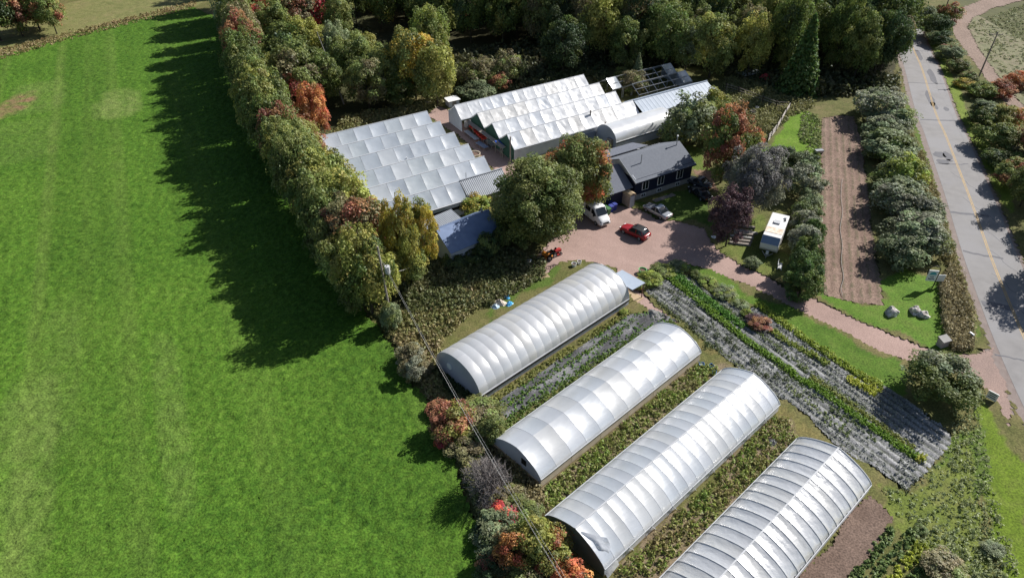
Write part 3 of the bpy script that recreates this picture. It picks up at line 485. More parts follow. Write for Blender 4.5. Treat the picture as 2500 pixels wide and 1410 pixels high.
# ------------------------------------------------------------------ gutter connected greenhouses
U = Vector((math.cos(R(31.7)), math.sin(R(31.7)), 0)); V = Vector((U.y, -U.x, 0))     # along the ridges / towards the camera
RZ = R(31.7)
def pick(m): return random.choice(m) if isinstance(m, list) else m
def film(mb, a, b, c, d, nu, nv, sag, wr=0.0, seed=0):
    """bowed sheet of film: a-b along the ridge, d-c along the eave"""
    a, b, c, d = map(Vector, (a, b, c, d)); n = (b-a).cross(d-a).normalized(); n = -n if n.z > 0 else n
    def fn(u, v):
        p = a.lerp(b, u).lerp(d.lerp(c, u), v); e = math.sin(math.pi*u)**.7*math.sin(math.pi*v)**.7
        k = wr*float(vnoise(np.array([p.x*1.5+seed]), np.array([p.y*1.5+p.z*2]), .6, 3)[0]-.5)*e if wr else 0
        return p+n*(sag*e+k)
    return mb.grid(fn, nu, nv)
def gable_block(name, label, origin, bays, span, eave, ridge, mfilm, sag, wr, group=None, two=True):
    """bays: list of (start, end, panels) along u; local x along ridges, local -y towards camera"""
    t = thing(name, label, 'greenhouse', origin, RZ, group); hs = span/2
    for i, (x0, x1, n) in enumerate(bays):
        yr = -i*span; dx = (x1-x0)/n
        for j in range(n):
            xa, xb = x0+dx*j+.03, x0+dx*(j+1)-.03; s = sag*random.uniform(.6,1.3); ym = yr-hs; zm = eave
            lo = (ridge-eave)*.47+eave+.03; yl = yr-hs*.53
            if not two: film(MB(), (xa,yr-.06,ridge), (xb,yr-.06,ridge), (xb,ym+.12,eave+.04), (xa,ym+.12,eave+.04), 8, 8, s, wr, i*9+j).build('roof_panel', mfilm, t, True)
            else: film(MB(), (xa,yr-.06,ridge), (xb,yr-.06,ridge), (xb,yl,lo), (xa,yl,lo), 6, 5, s, wr, i*9+j).build('roof_panel', mfilm, t, True)
            if two: film(MB(), (xa,yl-.05,lo-.03), (xb,yl-.05,lo-.03), (xb,ym+.12,eave+.04), (xa,ym+.12,eave+.04), 6, 5, s, wr, i*9+j+50).build('roof_panel', mfilm, t, True)
            film(MB(), (xa,yr+.06,ridge), (xb,yr+.06,ridge), (xb,yr+hs-.12,eave+.04), (xa,yr+hs-.12,eave+.04), 4, 5, s, wr, i*9+j+100).build('roof_panel', mfilm, t, True)
        for j in range(n+1):
            x = x0+dx*j; mb = MB()
            mb.tube([(x,yr+hs-.1,eave+.02),(x,yr,ridge-.03),(x,yr-hs+.1,eave+.02)], .035, None, 4).build('rafter', M_RIB, t)
        MB().box(x0-.05,x1+.05,yr-.07,yr+.07,ridge-.05,ridge+.05).build('ridge_bar', M_RIB, t)
        MB().box(x0,x1,yr-hs-.11,yr-hs+.11,eave-.12,eave+.03).build('gutter', M_RIB, t)
        if i == 0: MB().box(x0,x1,yr+hs-.11,yr+hs+.09,eave-.12,eave+.03).build('gutter', M_RIB, t)
    return t
def gable_wall(t, x, yr, hs, eave, ridge, m, name='end_wall', thick=.08):
    MB().extrude([(yr-hs,0),(yr+hs,0),(yr+hs,eave-.15),(yr,ridge-.15),(yr-hs,eave-.15)], x-thick/2, x+thick/2).build(name, m, t)
# six bay block beside the tree row
A0 = P(782,333,4.15); A0.z = 0; SA = 5.06
bA = [(0,19.4,7),(-.1,19.4,7),(0,19.4,7),(.1,19.3,7),(0,19.3,7),(-.1,12.2,5)]
tA = gable_block('gutter_greenhouse', 'six ridged greenhouse block with bluish translucent plastic roof beside the tree row', A0, bA, SA, 2.35, 4.15, M_FILMA, .07, .04, 'plastic roofed greenhouse blocks', False)
for i, (x0, x1, n) in enumerate(bA):
    gable_wall(tA, x0+.1, -i*SA, SA/2-.1, 2.35, 4.15, M_FILMA); gable_wall(tA, x1-.1, -i*SA, SA/2-.1, 2.35, 4.15, M_FILMA)
MB().box(0,12.2,-5.5*SA-.02,-5.5*SA+.08,0,2.25).build('side_wall', M_PALEBLUE, tA); MB().box(0,12.0,-5.5*SA-.07,-5.5*SA-.02,1.3,1.75).build('vent_strip', M_BLACK, tA)
MB().box(0,19.4,SA/2-.12,SA/2-.04,0,2.25).build('side_wall', M_PALEBLUE, tA)
for (x, y) in [(14.8,-4*SA-2.3),(8.6,-2*SA-2.3),(9.8,-2*SA-1.9),(5.6,-2*SA-2.2)]: MB().tube([(x,y,2.5),(x,y,3.6 if x > 14 else 3.0)], .06, .06, 8).build('vent_pipe', M_STEEL if x > 14 else M_WHITE, tA)
# metal roofed head house on the end of the last bay
tH = thing('head_house', 'grey corrugated metal roofed shed joined to the end of the six ridged greenhouse', 'shed', A0, RZ); yr = -5*SA; hs = SA/2
def corrugated(x0, x1, ya, za, yb, zb, pitch, amp, t, m, name='roof_sheet', thick=.03):
    n = int((x1-x0)/pitch); mb = MB(); L = Vector((0,yb-ya,zb-za)); nn = Vector((0,-(zb-za),yb-ya)).normalized(); nn = -nn if nn.z < 0 else nn
    prof = []
    for i in range(n):
        x = x0+i*pitch; prof += [(x,0),(x+pitch*.62,0),(x+pitch*.7,amp),(x+pitch*.92,amp)]
    prof.append((x0+n*pitch,0)); k = len(prof)
    vs = [Vector((x,ya,za))+nn*h for x, h in prof]+[Vector((x,yb,zb))+nn*h for x, h in prof]; vs += [v-nn*thick for v in vs]
    fs = [(i,i+1,k+i+1,k+i) for i in range(k-1)]+[(2*k+i,3*k+i,3*k+i+1,2*k+i+1) for i in range(k-1)]+[(i,2*k+i,2*k+i+1,i+1) for i in range(k-1)]+[(k+i,k+i+1,3*k+i+1,3*k+i) for i in range(k-1)]+[(0,k,3*k,2*k),(k-1,3*k-1,4*k-1,2*k-1)]
    return mb.add(vs, fs).build(name, m, t)
corrugated(12.3,19.6,yr+.05,4.25,yr-hs-.25,2.3,.3,.06,tH,M_TIN); corrugated(12.3,19.6,yr-.05,4.25,yr+hs-.2,2.55,.3,.06,tH,M_TIN)
MB().box(12.45,19.4,yr-hs-.05,yr-hs+.08,0,2.28).build('wall', M_PALEBLUE, tH); gable_wall(tH, 19.4, yr, hs-.06, 2.42, 4.2, M_PALEBLUE, 'wall'); MB().box(12.3,19.6,yr-.12,yr+.12,4.26,4.32).build('ridge_cap', M_TIN, tH)
MB().box(14,14.9,yr-hs-.12,yr-hs-.06,.9,1.8).build('window', M_GLASS, tH); MB().box(17,18,yr-hs-.12,yr-hs-.06,0,2.0).build('door', M_WHITE, tH)
# four bay block
B0 = P(1164,276,3.8); B0.z = 0; B0 = B0-V*(-SA); SB = 4.98
B0 = P(1164,276,4.15); B0.z = 0; B0 = B0-V*SB
bB = [(-1.8,26.7,12),(0,26.7,11),(.1,26.7,11),(0,26.7,11)]
tB = gable_block('gutter_greenhouse', 'four ridged greenhouse block with wrinkled white plastic roof and dark green ends', B0, bB, SB, 2.35, 4.15, M_FILMB, .06, .16, 'plastic roofed greenhouse blocks', False)
for i, (x0, x1, n) in enumerate(bB):
    gable_wall(tB, x0+.12, -i*SB, SB/2-.1, 2.35, 4.15, M_PALEBLUE if i == 0 else M_GREENWALL); gable_wall(tB, x1-.1, -i*SB, SB/2-.1, 2.35, 4.15, M_FILMB)
MB().box(0,26.7,-3.5*SB-.02,-3.5*SB+.08,0,2.25).build('side_wall', M_PALEBLUE, tB); MB().box(9,26.5,-3.5*SB-.07,-3.5*SB-.03,.3,1.7).build('roll_up_side', M_FROST, tB)
MB().box(-1.8,26.7,SB/2-.12,SB/2-.04,0,2.25).build('side_wall', M_PALEBLUE, tB)
MB().slab((-.3,-.5*SB,2.0),(-.3,-3.05*SB,2.0),(-.95,-3.05*SB,1.8),(-.95,-.5*SB,1.8),.06).build('end_awning', M_WOOD, tB)
for y in (-1.0*SB,-2.0*SB,-3.0*SB): MB().box(-.9,-.8,y-.05,y+.05,0,1.75).build('post', M_WOOD, tB)
# long pale metal shed continuing the last ridge
tS = thing('long_shed', 'long low shed with pale blue metal roof and open porch end', 'shed', B0, RZ); yr = -3*SB
corrugated(26.9,45.0,yr+.05,4.1,yr-3.4,2.55,.9,.02,tS,M_TINBLUE); corrugated(26.9,45.0,yr-.05,4.1,yr+3.2,2.6,.9,.02,tS,M_TINBLUE); MB().box(26.9,45,yr-.12,yr+.12,4.12,4.18).build('ridge_cap', M_TINBLUE, tS)
MB().box(27.1,44.6,yr-3.1,yr-2.98,0,2.5).build('wall', M_PALEBLUE, tS); MB().box(27.1,44.6,yr+2.9,yr+3.0,0,2.55).build('wall', M_PALEBLUE, tS); gable_wall(tS, 44.6, yr, 2.95, 2.55, 4.05, M_PALEBLUE, 'wall')
MB().slab((45.05,yr+1.2,3.3),(47.4,yr-.6,2.3),(45.8,yr-3.4,2.3),(45.05,yr-3.3,2.5),.06).build('porch_roof', M_TINBLUE, tS)
for x, y in ((47.1,yr-.7),(45.8,yr-3.2)): MB().box(x-.06,x+.06,y-.06,y+.06,0,2.25).build('post', M_WOOD, tS)
corrugated(37.5,42.8,yr-3.12,2.35,yr-4.9,1.95,.5,.05,tS,M_TINBLUE,'lean_to_roof'); MB().box(37.8,42.6,yr-4.7,yr-4.6,0,1.9).build('wall', M_BLACK, tS)
# roofless greenhouse frames
def frame_house(o, n, L, span, label, panels):
    t = thing('greenhouse_frame', label, 'greenhouse', o, RZ, 'stripped greenhouse frames'); hs = span/2; k = n
    for j in range(k+1):
        x = L*j/k; MB().tube([(x,hs,0),(x,hs,2.2),(x,0,3.6),(x,-hs,2.2),(x,-hs,0)], .07, None, 4).build('truss', M_STEEL, t)
    for y, z in ((0,3.62),(hs,2.2),(-hs,2.2),(-hs*.5,2.9),(hs*.5,2.9)): MB().box(0,L,y-.06,y+.06,z-.04,z+.06).build('purlin', M_STEEL, t)
    for (x0,x1,side) in panels: film(MB(), (x0,0,3.7),(x1,0,3.7),(x1,side*hs,2.28),(x0,side*hs,2.28), 5, 5, .12, .15, x0).build('torn_film', M_FILMA, t, True)
    MB().extrude([(-hs,0),(hs,0),(hs,2.1),(0,3.45),(-hs,2.1)], L-.03, L+.03).build('end_wall', M_FROST, t)
    return t
f0 = P(1480,193,3.6); f0.z = 0; frame_house(f0, 7, 16.5, 4.6, 'stripped greenhouse frame nearest the wood with torn film at its ends', [(0,2.2,-1),(14,16.4,-1),(14,16.4,1)])
f1 = f0+V*4.7+U*2.6; frame_house(f1, 6, 13.6, 4.6, 'stripped greenhouse frame beside the pale blue metal roof', [(11.4,13.5,-1)])
# small white tunnel with straight side walls
def arch(Wd, wall, top, n, p=2.0, q=.5):
    out = []
    for i in range(n+1):
        t = -math.sin(math.pi/2*(1-2*i/n)); out.append((Wd*t, wall+(top-wall)*max(0.0, 1-abs(t)**p)**q))
    return out
d0 = P(1502,371,0); tD = thing('white_tunnel', 'small tunnel house with glossy white cover and white side walls behind the house', 'greenhouse', d0, R(33)); LD, WD = 13.3, 2.65
for j in range(5):
    xa, xb = LD*j/5, LD*(j+1)/5; pr = arch(WD, 1.75, 3.8, 14)
    def fn(u, v, xa=xa, xb=xb, pr=pr):
        y, z = pr[int(round(v*14))]; e = .015*math.sin(math.pi*u); return (xa+(xb-xa)*u, WD+y*(1-e*.3), z-e)
    MB().grid(fn, 5, 14).build('cover_panel', M_TUNNEL, tD, True)
for s, m in ((0,M_PALEBLUE),(2*WD,M_PALEBLUE)): MB().box(0,LD,s-.05,s+.05,0,1.45).build('side_wall', m, tD); MB().box(0,LD,s-.03,s+.03,1.45,1.62).build('vent_gap', M_BLACK, tD); MB().box(0,LD,s-.06,s+.06,1.62,1.78).build('rail', M_WHITE, tD)
for x, m in ((.05,M_FROST),(LD-.05,M_WHITE)): MB().extrude([(WD-WD,0),(2*WD,0)]+[(WD+y,z-.04) for y, z in arch(WD,1.75,3.8,14)[::-1]], x-.03, x+.03).build('end_wall', m, tD)
MB().box(-.5,.02,.8,1.9,0,2.0).build('door_porch', M_WOOD, tD)

# ------------------------------------------------------------------ house, barn, sheds
h0 = P(1546,492); tR = thing('house', 'dark navy bungalow with grey shingle roof and white framed windows', 'house', h0, R(30.8)); LH, DH = 11.2, 7.6; EV, RG = 3.75, 5.6
MB().box(0,LH,0,DH,0,1.05).build('foundation', M_CONC, tR); MB().box(-.05,LH+.05,-.05,DH+.05,1.05,EV).build('wall', M_NAVY, tR)
for x in (.0, LH): MB().extrude([(-.05,EV),(DH+.05,EV),(DH/2,RG-.12)], x-.05, x+.05).build('gable', M_PALEBLUE if x == 0 else M_NAVY, tR)
for s in (0, 1):
    y0 = -.55 if s == 0 else DH+.55; zz = EV-.28; nr = 12
    rf = MB().slab((-.35,y0,zz) if s == 0 else (LH+.35,y0,zz), (LH+.35,y0,zz) if s == 0 else (-.35,y0,zz), (LH+.35,DH/2,RG) if s == 0 else (-.35,DH/2,RG), (-.35,DH/2,RG) if s == 0 else (LH+.35,DH/2,RG), .12).build('roof', M_SHINGLE, tR)
    MB().box(-.36,LH+.36,y0-.03 if s == 0 else y0, y0 if s == 0 else y0+.03, zz-.2, zz-.01).build('fascia', M_WHITE if s else M_NAVY, rf)
MB().slab((-.37,-.56,EV-.26),(-.37,DH/2,RG+.02),(-.37,DH/2,RG-.22),(-.37,-.56,EV-.5),.03).build('rake_board', M_PALEBLUE, tR)
for x, y, zb in ((2.6,2.2,4.75),(LH-.7,DH/2-.5,5.3)): MB().tube([(x,y,zb),(x,y,zb+1.5)], .07, .07, 8).build('chimney_pipe', M_STEEL, tR)
MB().tube([(LH-.7,DH/2-.5,6.8),(LH-.7,DH/2-.5,7.0)], .13, .13, 8).build('chimney_cap', M_WHITE, tR)
def window(t, x0, x1, z0, z1, y, name='window', mull=1):
    w = MB().box(x0,x1,y-.05,y,z0,z1).build(name, M_WHITE, t); k = mull+1; dx = (x1-x0-.1)/k
    for i in range(k): MB().box(x0+.1+dx*i, x0+dx*(i+1), y-.07, y-.045, z0+.1, z1-.1).build('pane', M_GLASS, w)
for x in (1.35,4.35,8.15): window(tR, x, x+1.25, 1.55, 3.05, -.05)
for x in (1.35,4.5,8.2): window(tR, x, x+.9, .3, .95, 0.0, 'basement_window')
# lower wing and rear roof
MB().box(-6.5,-.42,.4,DH-.4,0,2.7).build('wing_wall', M_NAVY, tR); MB().extrude([(.4,2.7),(DH-.4,2.7),(DH/2,4.6)], -6.5, -6.4).build('wing_gable', M_NAVY, tR)
MB().slab((-6.9,-.1,2.6),(-.4,-.1,2.6),(-.4,DH/2,4.8),(-6.9,DH/2,4.8),.1).build('wing_roof', M_SHADESHINGLE, tR); MB().slab((-.4,DH+.1,2.6),(-6.9,DH+.1,2.6),(-6.9,DH/2,4.8),(-.4,DH/2,4.8),.1).build('wing_roof', M_SHADESHINGLE, tR)
MB().box(.3,8.2,DH+.1,DH+3.4,0,2.9).build('rear_wall', M_PALEBLUE, tR); MB().slab((8.5,DH+3.8,2.95),(-.2,DH+3.8,2.95),(-.2,DH-.1,4.1),(8.5,DH-.1,4.1),.1).build('rear_roof', M_SHADESHINGLE, tR)
pz = [( -1.9+.0, 0)]
pr = [(-1.9,0),(-.75,0),(-.75,2.0),(-.9,2.22),(-1.3,2.36),(-1.72,2.22),(-1.9,2.0)]
MB().extrude_y(pr, -1.2, .58).build('porch', M_WOOD, tR); MB().extrude_y([(-2.0,2.0),(-1.8,2.3),(-1.3,2.5),(-.85,2.3),(-.65,2.0),(-.72,2.0),(-.9,2.2),(-1.3,2.38),(-1.76,2.2),(-1.93,2.0)], -1.35, .55).build('porch_roof', M_PINE, tR); MB().box(-1.72,-.95,-1.25,-1.2,0,1.95).build('door', M_RIB, tR)
for i in range(4): MB().box(2.6,6.6,-1.4-i*.22,-1.24-i*.22,.05+.02*i,.17+.02*i).build('step_board', M_WOOD, tR)
# blue roofed barn
b0 = P(1100,618,2.5); b0.z = 0; tN = thing('barn', 'small barn with deep blue roof and pale walls in the tree shade', 'barn', b0, R(38)); LB, DB = 8.6, 6.4
MB().box(.2,LB-.2,.3,DB-.3,0,2.5).build('wall', M_PALEBLUE, tN)
for x in (.2,LB-.2): MB().extrude([(.3,2.5),(DB-.3,2.5),(DB/2,4.25)], x-.06, x+.06).build('gable', M_PALEBLUE, tN)
MB().slab((0,-.05,2.42),(LB,-.05,2.42),(LB,DB/2,4.45),(0,DB/2,4.45),.1).build('roof', M_BLUEROOF, tN); MB().slab((LB,DB+.05,2.42),(0,DB+.05,2.42),(0,DB/2,4.45),(LB,DB/2,4.45),.1).build('roof', M_BLUEROOF, tN)
MB().tube([(LB-1.2,DB/2,4.4),(LB-1.2,DB/2,5.0)], .12, .12, 8).build('chimney_pipe', M_STEEL, tN); MB().box(5,6.2,.2,.26,0,2.1).build('door', M_WHITE, tN)
s0 = P(1058,573,2.5); s0.z = 0; tM = thing('metal_roofed_shed', 'low shed with flat corrugated metal roof behind the blue roofed barn', 'shed', s0, R(40)); corrugated(0,5.6,3.2,3.0,0,2.5,.28,.05,tM,M_TIN)
MB().box(.1,5.4,.15,.25,0,2.4).build('wall', M_WOOD, tM); MB().box(.1,5.4,2.9,3.0,0,2.85).build('wall', M_PALEBLUE, tM)
for x in (.1,5.3): MB().extrude([(.25,0),(2.9,0),(2.9,2.85),(.25,2.4)], x, x+.1).build('wall', M_PALEBLUE, tM)
for i in range(19): MB().box(.05+i*.29,.17+i*.29,-.06,.0,2.2,2.5).build('slat', M_WHITE, tM)

# ------------------------------------------------------------------ hoop houses
def hoop_house(label, corner, end, width, wall, top, nb, mfilm, p, q, sag, wallmat, endmats, both=True, ridge=True, wr=0.0, braces=False, inner=False):
    """corner..end: foot of the camera side long wall; local x along it, local +y away from the camera"""
    d = end-corner; L = d.length; t = thing('hoop_house', label, 'greenhouse', corner, math.atan2(d.y, d.x), 'plastic covered hoop houses'); Wd = width/2; N = 10
    full = arch(Wd, wall, top, 2*N, p, q)
    for i in range(nb):
        xa, xb = L*i/nb, L*(i+1)/nb; s0 = sag*random.uniform(.8,1.2)
        for half in (0, 1):
            pr = full[:N+1] if half == 0 else full[N:]
            def fn(u, v, pr=pr, xa=xa, xb=xb, s0=s0, i=i, half=half):
                y, z = pr[int(round(v*N))]; e = s0*math.sin(math.pi*u)**.8*(0.3+0.7*math.sin(math.pi*min(1, max(0, v if half else 1-v)*.5+.5)))
                if wr: e += wr*float(vnoise(np.array([xa+u*2.3]), np.array([y*2.2+z]), .35, i)[0]-.5)*math.sin(math.pi*u)
                k = 1-e/top; return (xa+(xb-xa)*u, Wd+y*k, wall+(z-wall)*k-e*.25 if z > wall else z)
            MB().grid(fn, 8, N).build('film_panel', mfilm, t, True)
        hk = .008 if inner else 0; mb = MB().tube([(xa, Wd+y*(1.004-hk), z*(1-hk)+.015) for y, z in full], .022, None, 5); mb.build('hoop', M_RIB, t)
    MB().tube([(L, Wd+y*1.004, z+.015) for y, z in full], .05, None, 5).build('hoop', M_WHITE, t)
    if ridge: MB().box(0,L,Wd-.06,Wd+.06,top-.02,top+.035).build('ridge_purlin', M_RIB, t)
    for y in (0, width):
        MB().box(0,L,y-.04,y+.04,0,.3).build('base_board', M_PINE, t)
        n2 = max(6, nb//2)
        for i in range(n2): film(MB(), (L*i/n2+.02,y,wall-.02),(L*(i+1)/n2-.02,y,wall-.02),(L*(i+1)/n2-.02,y+(-.06 if y == 0 else .06),.3),(L*i/n2+.02,y+(-.06 if y == 0 else .06),.3), 4, 3, .03, .04, i).build('side_curtain', wallmat, t, True)
        MB().tube([(0,y+(-.05 if y == 0 else .05),wall),(L,y+(-.05 if y == 0 else .05),wall)], .05, None, 6).build('roll_bar', M_RIB, t)
    ends = []
    for x, m in ((0, endmats[0]), (L, endmats[1])):
        ends.append(MB().extrude([(0,0),(width,0)]+[(Wd+y,z-.03) for y, z in full[::-1]], x-.02, x+.02).build('end_wall', m, t))
    if braces:
        for i in range(1, 9):
            x = L*i/9; MB().tube([(x-.55,-.12,.1),(x,-.1,wall+.05),(x+.75,-.12,.1)], .035, None, 5).build('brace', M_RIB, t)
    return t, ends, L
c1, e1 = P(1173,984), P(1533,746)
g1, en1, L1 = hoop_house('round topped hoop house of cloudy grey plastic with porch at its gravel end', c1, e1, 7.4, 1.1, 3.85, 20, M_FILM1, 2.0, .5, -.05, M_FROST, (M_FROST, M_FROST), ridge=False, inner=True)
MB().tube([(-.03,5.0,1.9),(-.09,5.0,1.9)], .42, .42, 7).build('fan_cover', M_WHITE, en1[0]); MB().box(0,L1,-.16,-.08,.85,1.05).build('vent_gap', M_BLACK, g1)
MB().slab((L1+.1,-.3,2.6),(L1+2.6,-.3,2.4),(L1+2.6,3.4,2.4),(L1+.1,3.4,2.6),.07).build('porch_roof', M_TINBLUE, g1)
for y in (-.2,3.2): MB().box(L1+2.4,L1+2.5,y,y+.1,0,2.36).build('post', mat('rust_post', (0.16,0.08,0.06)), g1)
MB().box(L1+.05,L1+2.6,-.4,3.4,.0,.1).build('porch_floor', M_PINE, g1); MB().slab((L1+.3,4.2,2.6),(L1+1.9,4.2,2.2),(L1+1.9,6.2,2.2),(L1+.3,6.2,2.6),.06).build('side_roof', M_RIB, g1)
for y in (4.3,6.0): MB().box(L1+1.7,L1+1.8,y,y+.1,0,2.15).build('post', M_WOOD, g1)
c2, e2 = P(1319,1193), P(1706,882)
g2, en2, L2 = hoop_house('peaked hoop house of bright clear plastic with tan side curtains and fan', c2, e2, 6.4, 1.4, 3.1, 12, M_FILM2, 1.4, .62, .06, M_TAN, (M_FROST, M_FROST), ridge=False, inner=True)
MB().tube([(L2+.03,1.2,1.7),(L2+.35,1.2,1.7)], .45, .45, 10).build('fan_housing', M_WHITE, en2[1]); MB().box(-.08,-.02,1.9,2.5,1.6,2.3).build('window', M_BLACK, en2[0]); MB().box(-.10,-.02,.2,6.6,.1,.95).build('plank_skirt', M_PINE, en2[0])
c3, e3 = P(1473,1408), P(1897,1006)
g3, en3, L3 = hoop_house('long peaked hoop house with ridge pole and triangular braces along its wall', c3, e3, 6.9, 1.2, 3.15, 21, M_FILM2, 1.3, .66, .05, M_FILM2, (M_DARKEND, M_FROST), braces=True, wr=.02, inner=True)
film(MB(), (.1,3.0,3.15),(1.5,1.2,2.75),(1.6,-.3,.5),(.1,-.4,.2), 8, 12, -.25, .5, 3).build('loose_flap', M_FILM4, g3, True)
e4 = P(2117,1202); c4 = e4-(e3-c3).normalized()*28.5
g4, en4, L4 = hoop_house('hoop house of creased silver plastic with raised ridge pole beside the soil bed', c4, e4, 7.4, 1.2, 3.1, 22, M_FILM4, 1.3, .66, .09, M_FILM2, (M_FROST, M_FROST), wr=.10)
# ------------------------------------------------------------------ trees and shrubs
def crown_mesh(name, nclump, per, leaf, cz, seed, low=-0.95, clump=0.30, inner=0.55):
    global RNG; keep = RNG; RNG = np.random.default_rng(seed)
    d = RNG.normal(size=(nclump*3, 3)); d /= np.linalg.norm(d, axis=1, keepdims=True); d = d[d[:, 2] > low][:nclump]; k = len(d)
    rad = inner+(0.92-inner)*RNG.random(k)**0.6; rad *= 0.72+0.5*vnoise(d[:, 0]*2+seed, d[:, 1]*2+d[:, 2], 1.0, seed); c = d*rad[:, None]
    cr = clump*(0.7+0.7*RNG.random(k)); i = np.repeat(np.arange(k), per); m = len(i)
    e = RNG.normal(size=(m, 3)); e /= np.linalg.norm(e, axis=1, keepdims=True); e[:, 2] = np.where(e[:, 2] < -0.35, -e[:, 2], e[:, 2]); sh = 0.55+0.5*RNG.random(m)**0.5
    st = 0.75+0.5*((seed*0.377) % 1.0); pos = c[i]+e*(cr[i]*sh)[:, None]*np.array([1/st**.3, 1/st**.3, st]); pos[:, 2] += cz
    nn = e*0.7+d[i]*0.3+np.array([0, 0, 0.5])+RNG.normal(size=(m, 3))*0.6
    tint = np.stack([np.clip(RNG.random(k)[i]*0.7+RNG.random(m)*0.35, 0, 1), np.clip(RNG.random(k)[i]*0.7+0.3*RNG.random(m), 0, 1), np.clip((vnoise(c[:, 0]+seed, c[:, 1]+c[:, 2]*1.1, 0.55, seed)*1.5-0.25)[i]+RNG.normal(0, 0.08, m), 0, 0.999)], 1)
    v, q, t = quads(pos, nn, leaf*(0.6+0.8*RNG.random(m)), tint, 0.62); RNG = keep
    me = np_mesh(name, v, q, t); me.materials.append(M_LEAF); return me, c+np.array([0, 0, cz])
def trunk_mesh(name, tips, cz, r, seed, base=0.0):
    rn = random.Random(seed); mb = MB(); fork = cz*0.55
    mb.tube([(0,0,base-0.05),(rn.uniform(-.03,.03),rn.uniform(-.03,.03),fork*0.5),(0,0,fork),(rn.uniform(-.1,.1),rn.uniform(-.1,.1),cz+0.3)], r, r*0.35, 7)
    for t in rn.sample(list(range(len(tips))), min(9, len(tips))):
        p = Vector(tips[t]); s = Vector((0, 0, fork*rn.uniform(0.75,1.3))); mb.tube([s, s.lerp(p, 0.5)+Vector((0,0,0.06)), p], r*0.42, r*0.1, 5, False)
    me = mb.mesh(name, True); return me
KIND = {}
def defkind(key, n, nclump, per, leaf, cz, tr, low=-0.95, clump=0.30, inner=0.55):
    KIND[key] = []
    for j in range(n):
        me, tips = crown_mesh('crown_'+key, nclump, per, leaf, cz, 11+j*7+len(KIND)*31, low, clump, inner); tm = trunk_mesh('trunk_'+key, tips, cz, tr, j+3); KIND[key].append((me, tm, cz))
defkind('big', 2, 340, 140, 0.025, 1.22, 0.035, -0.9, 0.16, 0.42)
defkind('tree', 9, 130, 110, 0.038, 1.22, 0.045, -0.92, 0.21, 0.5)
defkind('shrub', 8, 85, 90, 0.052, 0.85, 0.03, -0.7, 0.24, 0.5)
defkind('cedar', 3, 130, 75, 0.042, 0.9, 0.05, -0.9, 0.17, 0.75)
def conifer():
    KIND['conifer'] = []
    for j in range(2):
        rng = np.random.default_rng(90+j); k = 9000; t = rng.random(k)**1.3; a = rng.random(k)*2*math.pi; lay = np.round(t*15)/15; arm = np.round(a/(2*math.pi)*9+lay*7)/9*2*math.pi-lay*7*2*math.pi/9
        a2 = arm+rng.normal(0, .16, k); rmax = (1-t)*1.0+0.04; rr = rmax*np.sqrt(rng.random(k)); z = 0.2+2.0*lay-0.18*rr+rng.normal(0, .03, k)
        pos = np.stack([np.cos(a2)*rr, np.sin(a2)*rr, z], 1); nn = np.stack([np.cos(a2)*.3, np.sin(a2)*.3, np.ones(k)], 1)+rng.normal(size=(k, 3))*.45
        tint = np.stack([rng.random(k)*.6+.2, rng.random(k), np.full(k, .99)], 1); v, q, tt = quads(pos, nn, 0.07*(0.6+.8*rng.random(k)), tint, .5)
        me = np_mesh('crown_conifer', v, q, tt); me.materials.append(M_LEAF); tm = MB().tube([(0,0,-.05),(0,0,2.15)], .05, .008, 7).mesh('trunk_conifer', True); KIND['conifer'].append((me, tm, 1.1))
conifer()
NTREE = [0]
LAND = [('six ridged greenhouse', A0), ('blue roofed barn', b0), ('four ridged greenhouse', B0+U*12), ('long metal shed', B0+U*36-V*(-8)), ('house', h0), ('transformer pole', P(957,790)), ('farm sign', P(2262,704)), ('round hoop house', c1), ('drive mouth', P(2350,890)), ('far dirt track', P(2330,80)), ('far field edge', P(375,42)), ('spruce', P(1968,200)), ('camper', P(1895,560)), ('peaked hoop houses', c3), ('tilled strip', P(2050,300))]
USED = set()
def plant(kind, loc, r, b, col, turned, label, group, cat, name, bark=None):
    if label in USED:
        l2 = label+' near the '+min(LAND, key=lambda q: (q[1]-Vector(loc)).length)[0]
        if len(l2.split()) <= 16: label = l2
    USED.add(label)
    me, tm, cz = KIND[kind][NTREE[0] % len(KIND[kind])]; NTREE[0] += 1
    t = thing(name, label, cat, loc, random.uniform(0, 6.28), group); t.scale = (r, r, b)
    c = put('crown', me, None, t); k = 2.0*random.uniform(0.85, 1.15); c.color = (col[0]*k, col[1]*k, col[2]*k, turned[0] if turned else 0.0); c['turned'] = tuple(v*k for v in (turned[1] if turned else col))
    w = put('trunk', tm, None, t)
    if not tm.materials: tm.materials.append(M_BARK)
    w.material_slots[0].link = 'OBJECT'; w.material_slots[0].material = bark or M_BARK
    return t
def fit(px, py, w, h, cz, bmax=1.55, bmin=0.45):
    """crown ellipse in the photo -> standing place, radius and half height of the crown"""
    z = 5.0
    for _ in range(8):
        p = P(px, py, z); q = p-Vector((0,0,CAM_H)); zc = q.y*math.cos(PITCH)-q.z*math.sin(PITCH); al = math.atan2(CAM_H-z, math.hypot(p.x, p.y))
        r = w/2*zc/F_PX; hh = h/2*zc/F_PX; bb = max(hh*hh-(r*math.sin(al))**2, 0)**0.5/math.cos(al); b = min(max(bb, bmin*r), bmax*r); z = cz*b
    return Vector((p.x, p.y, 0)), r, b
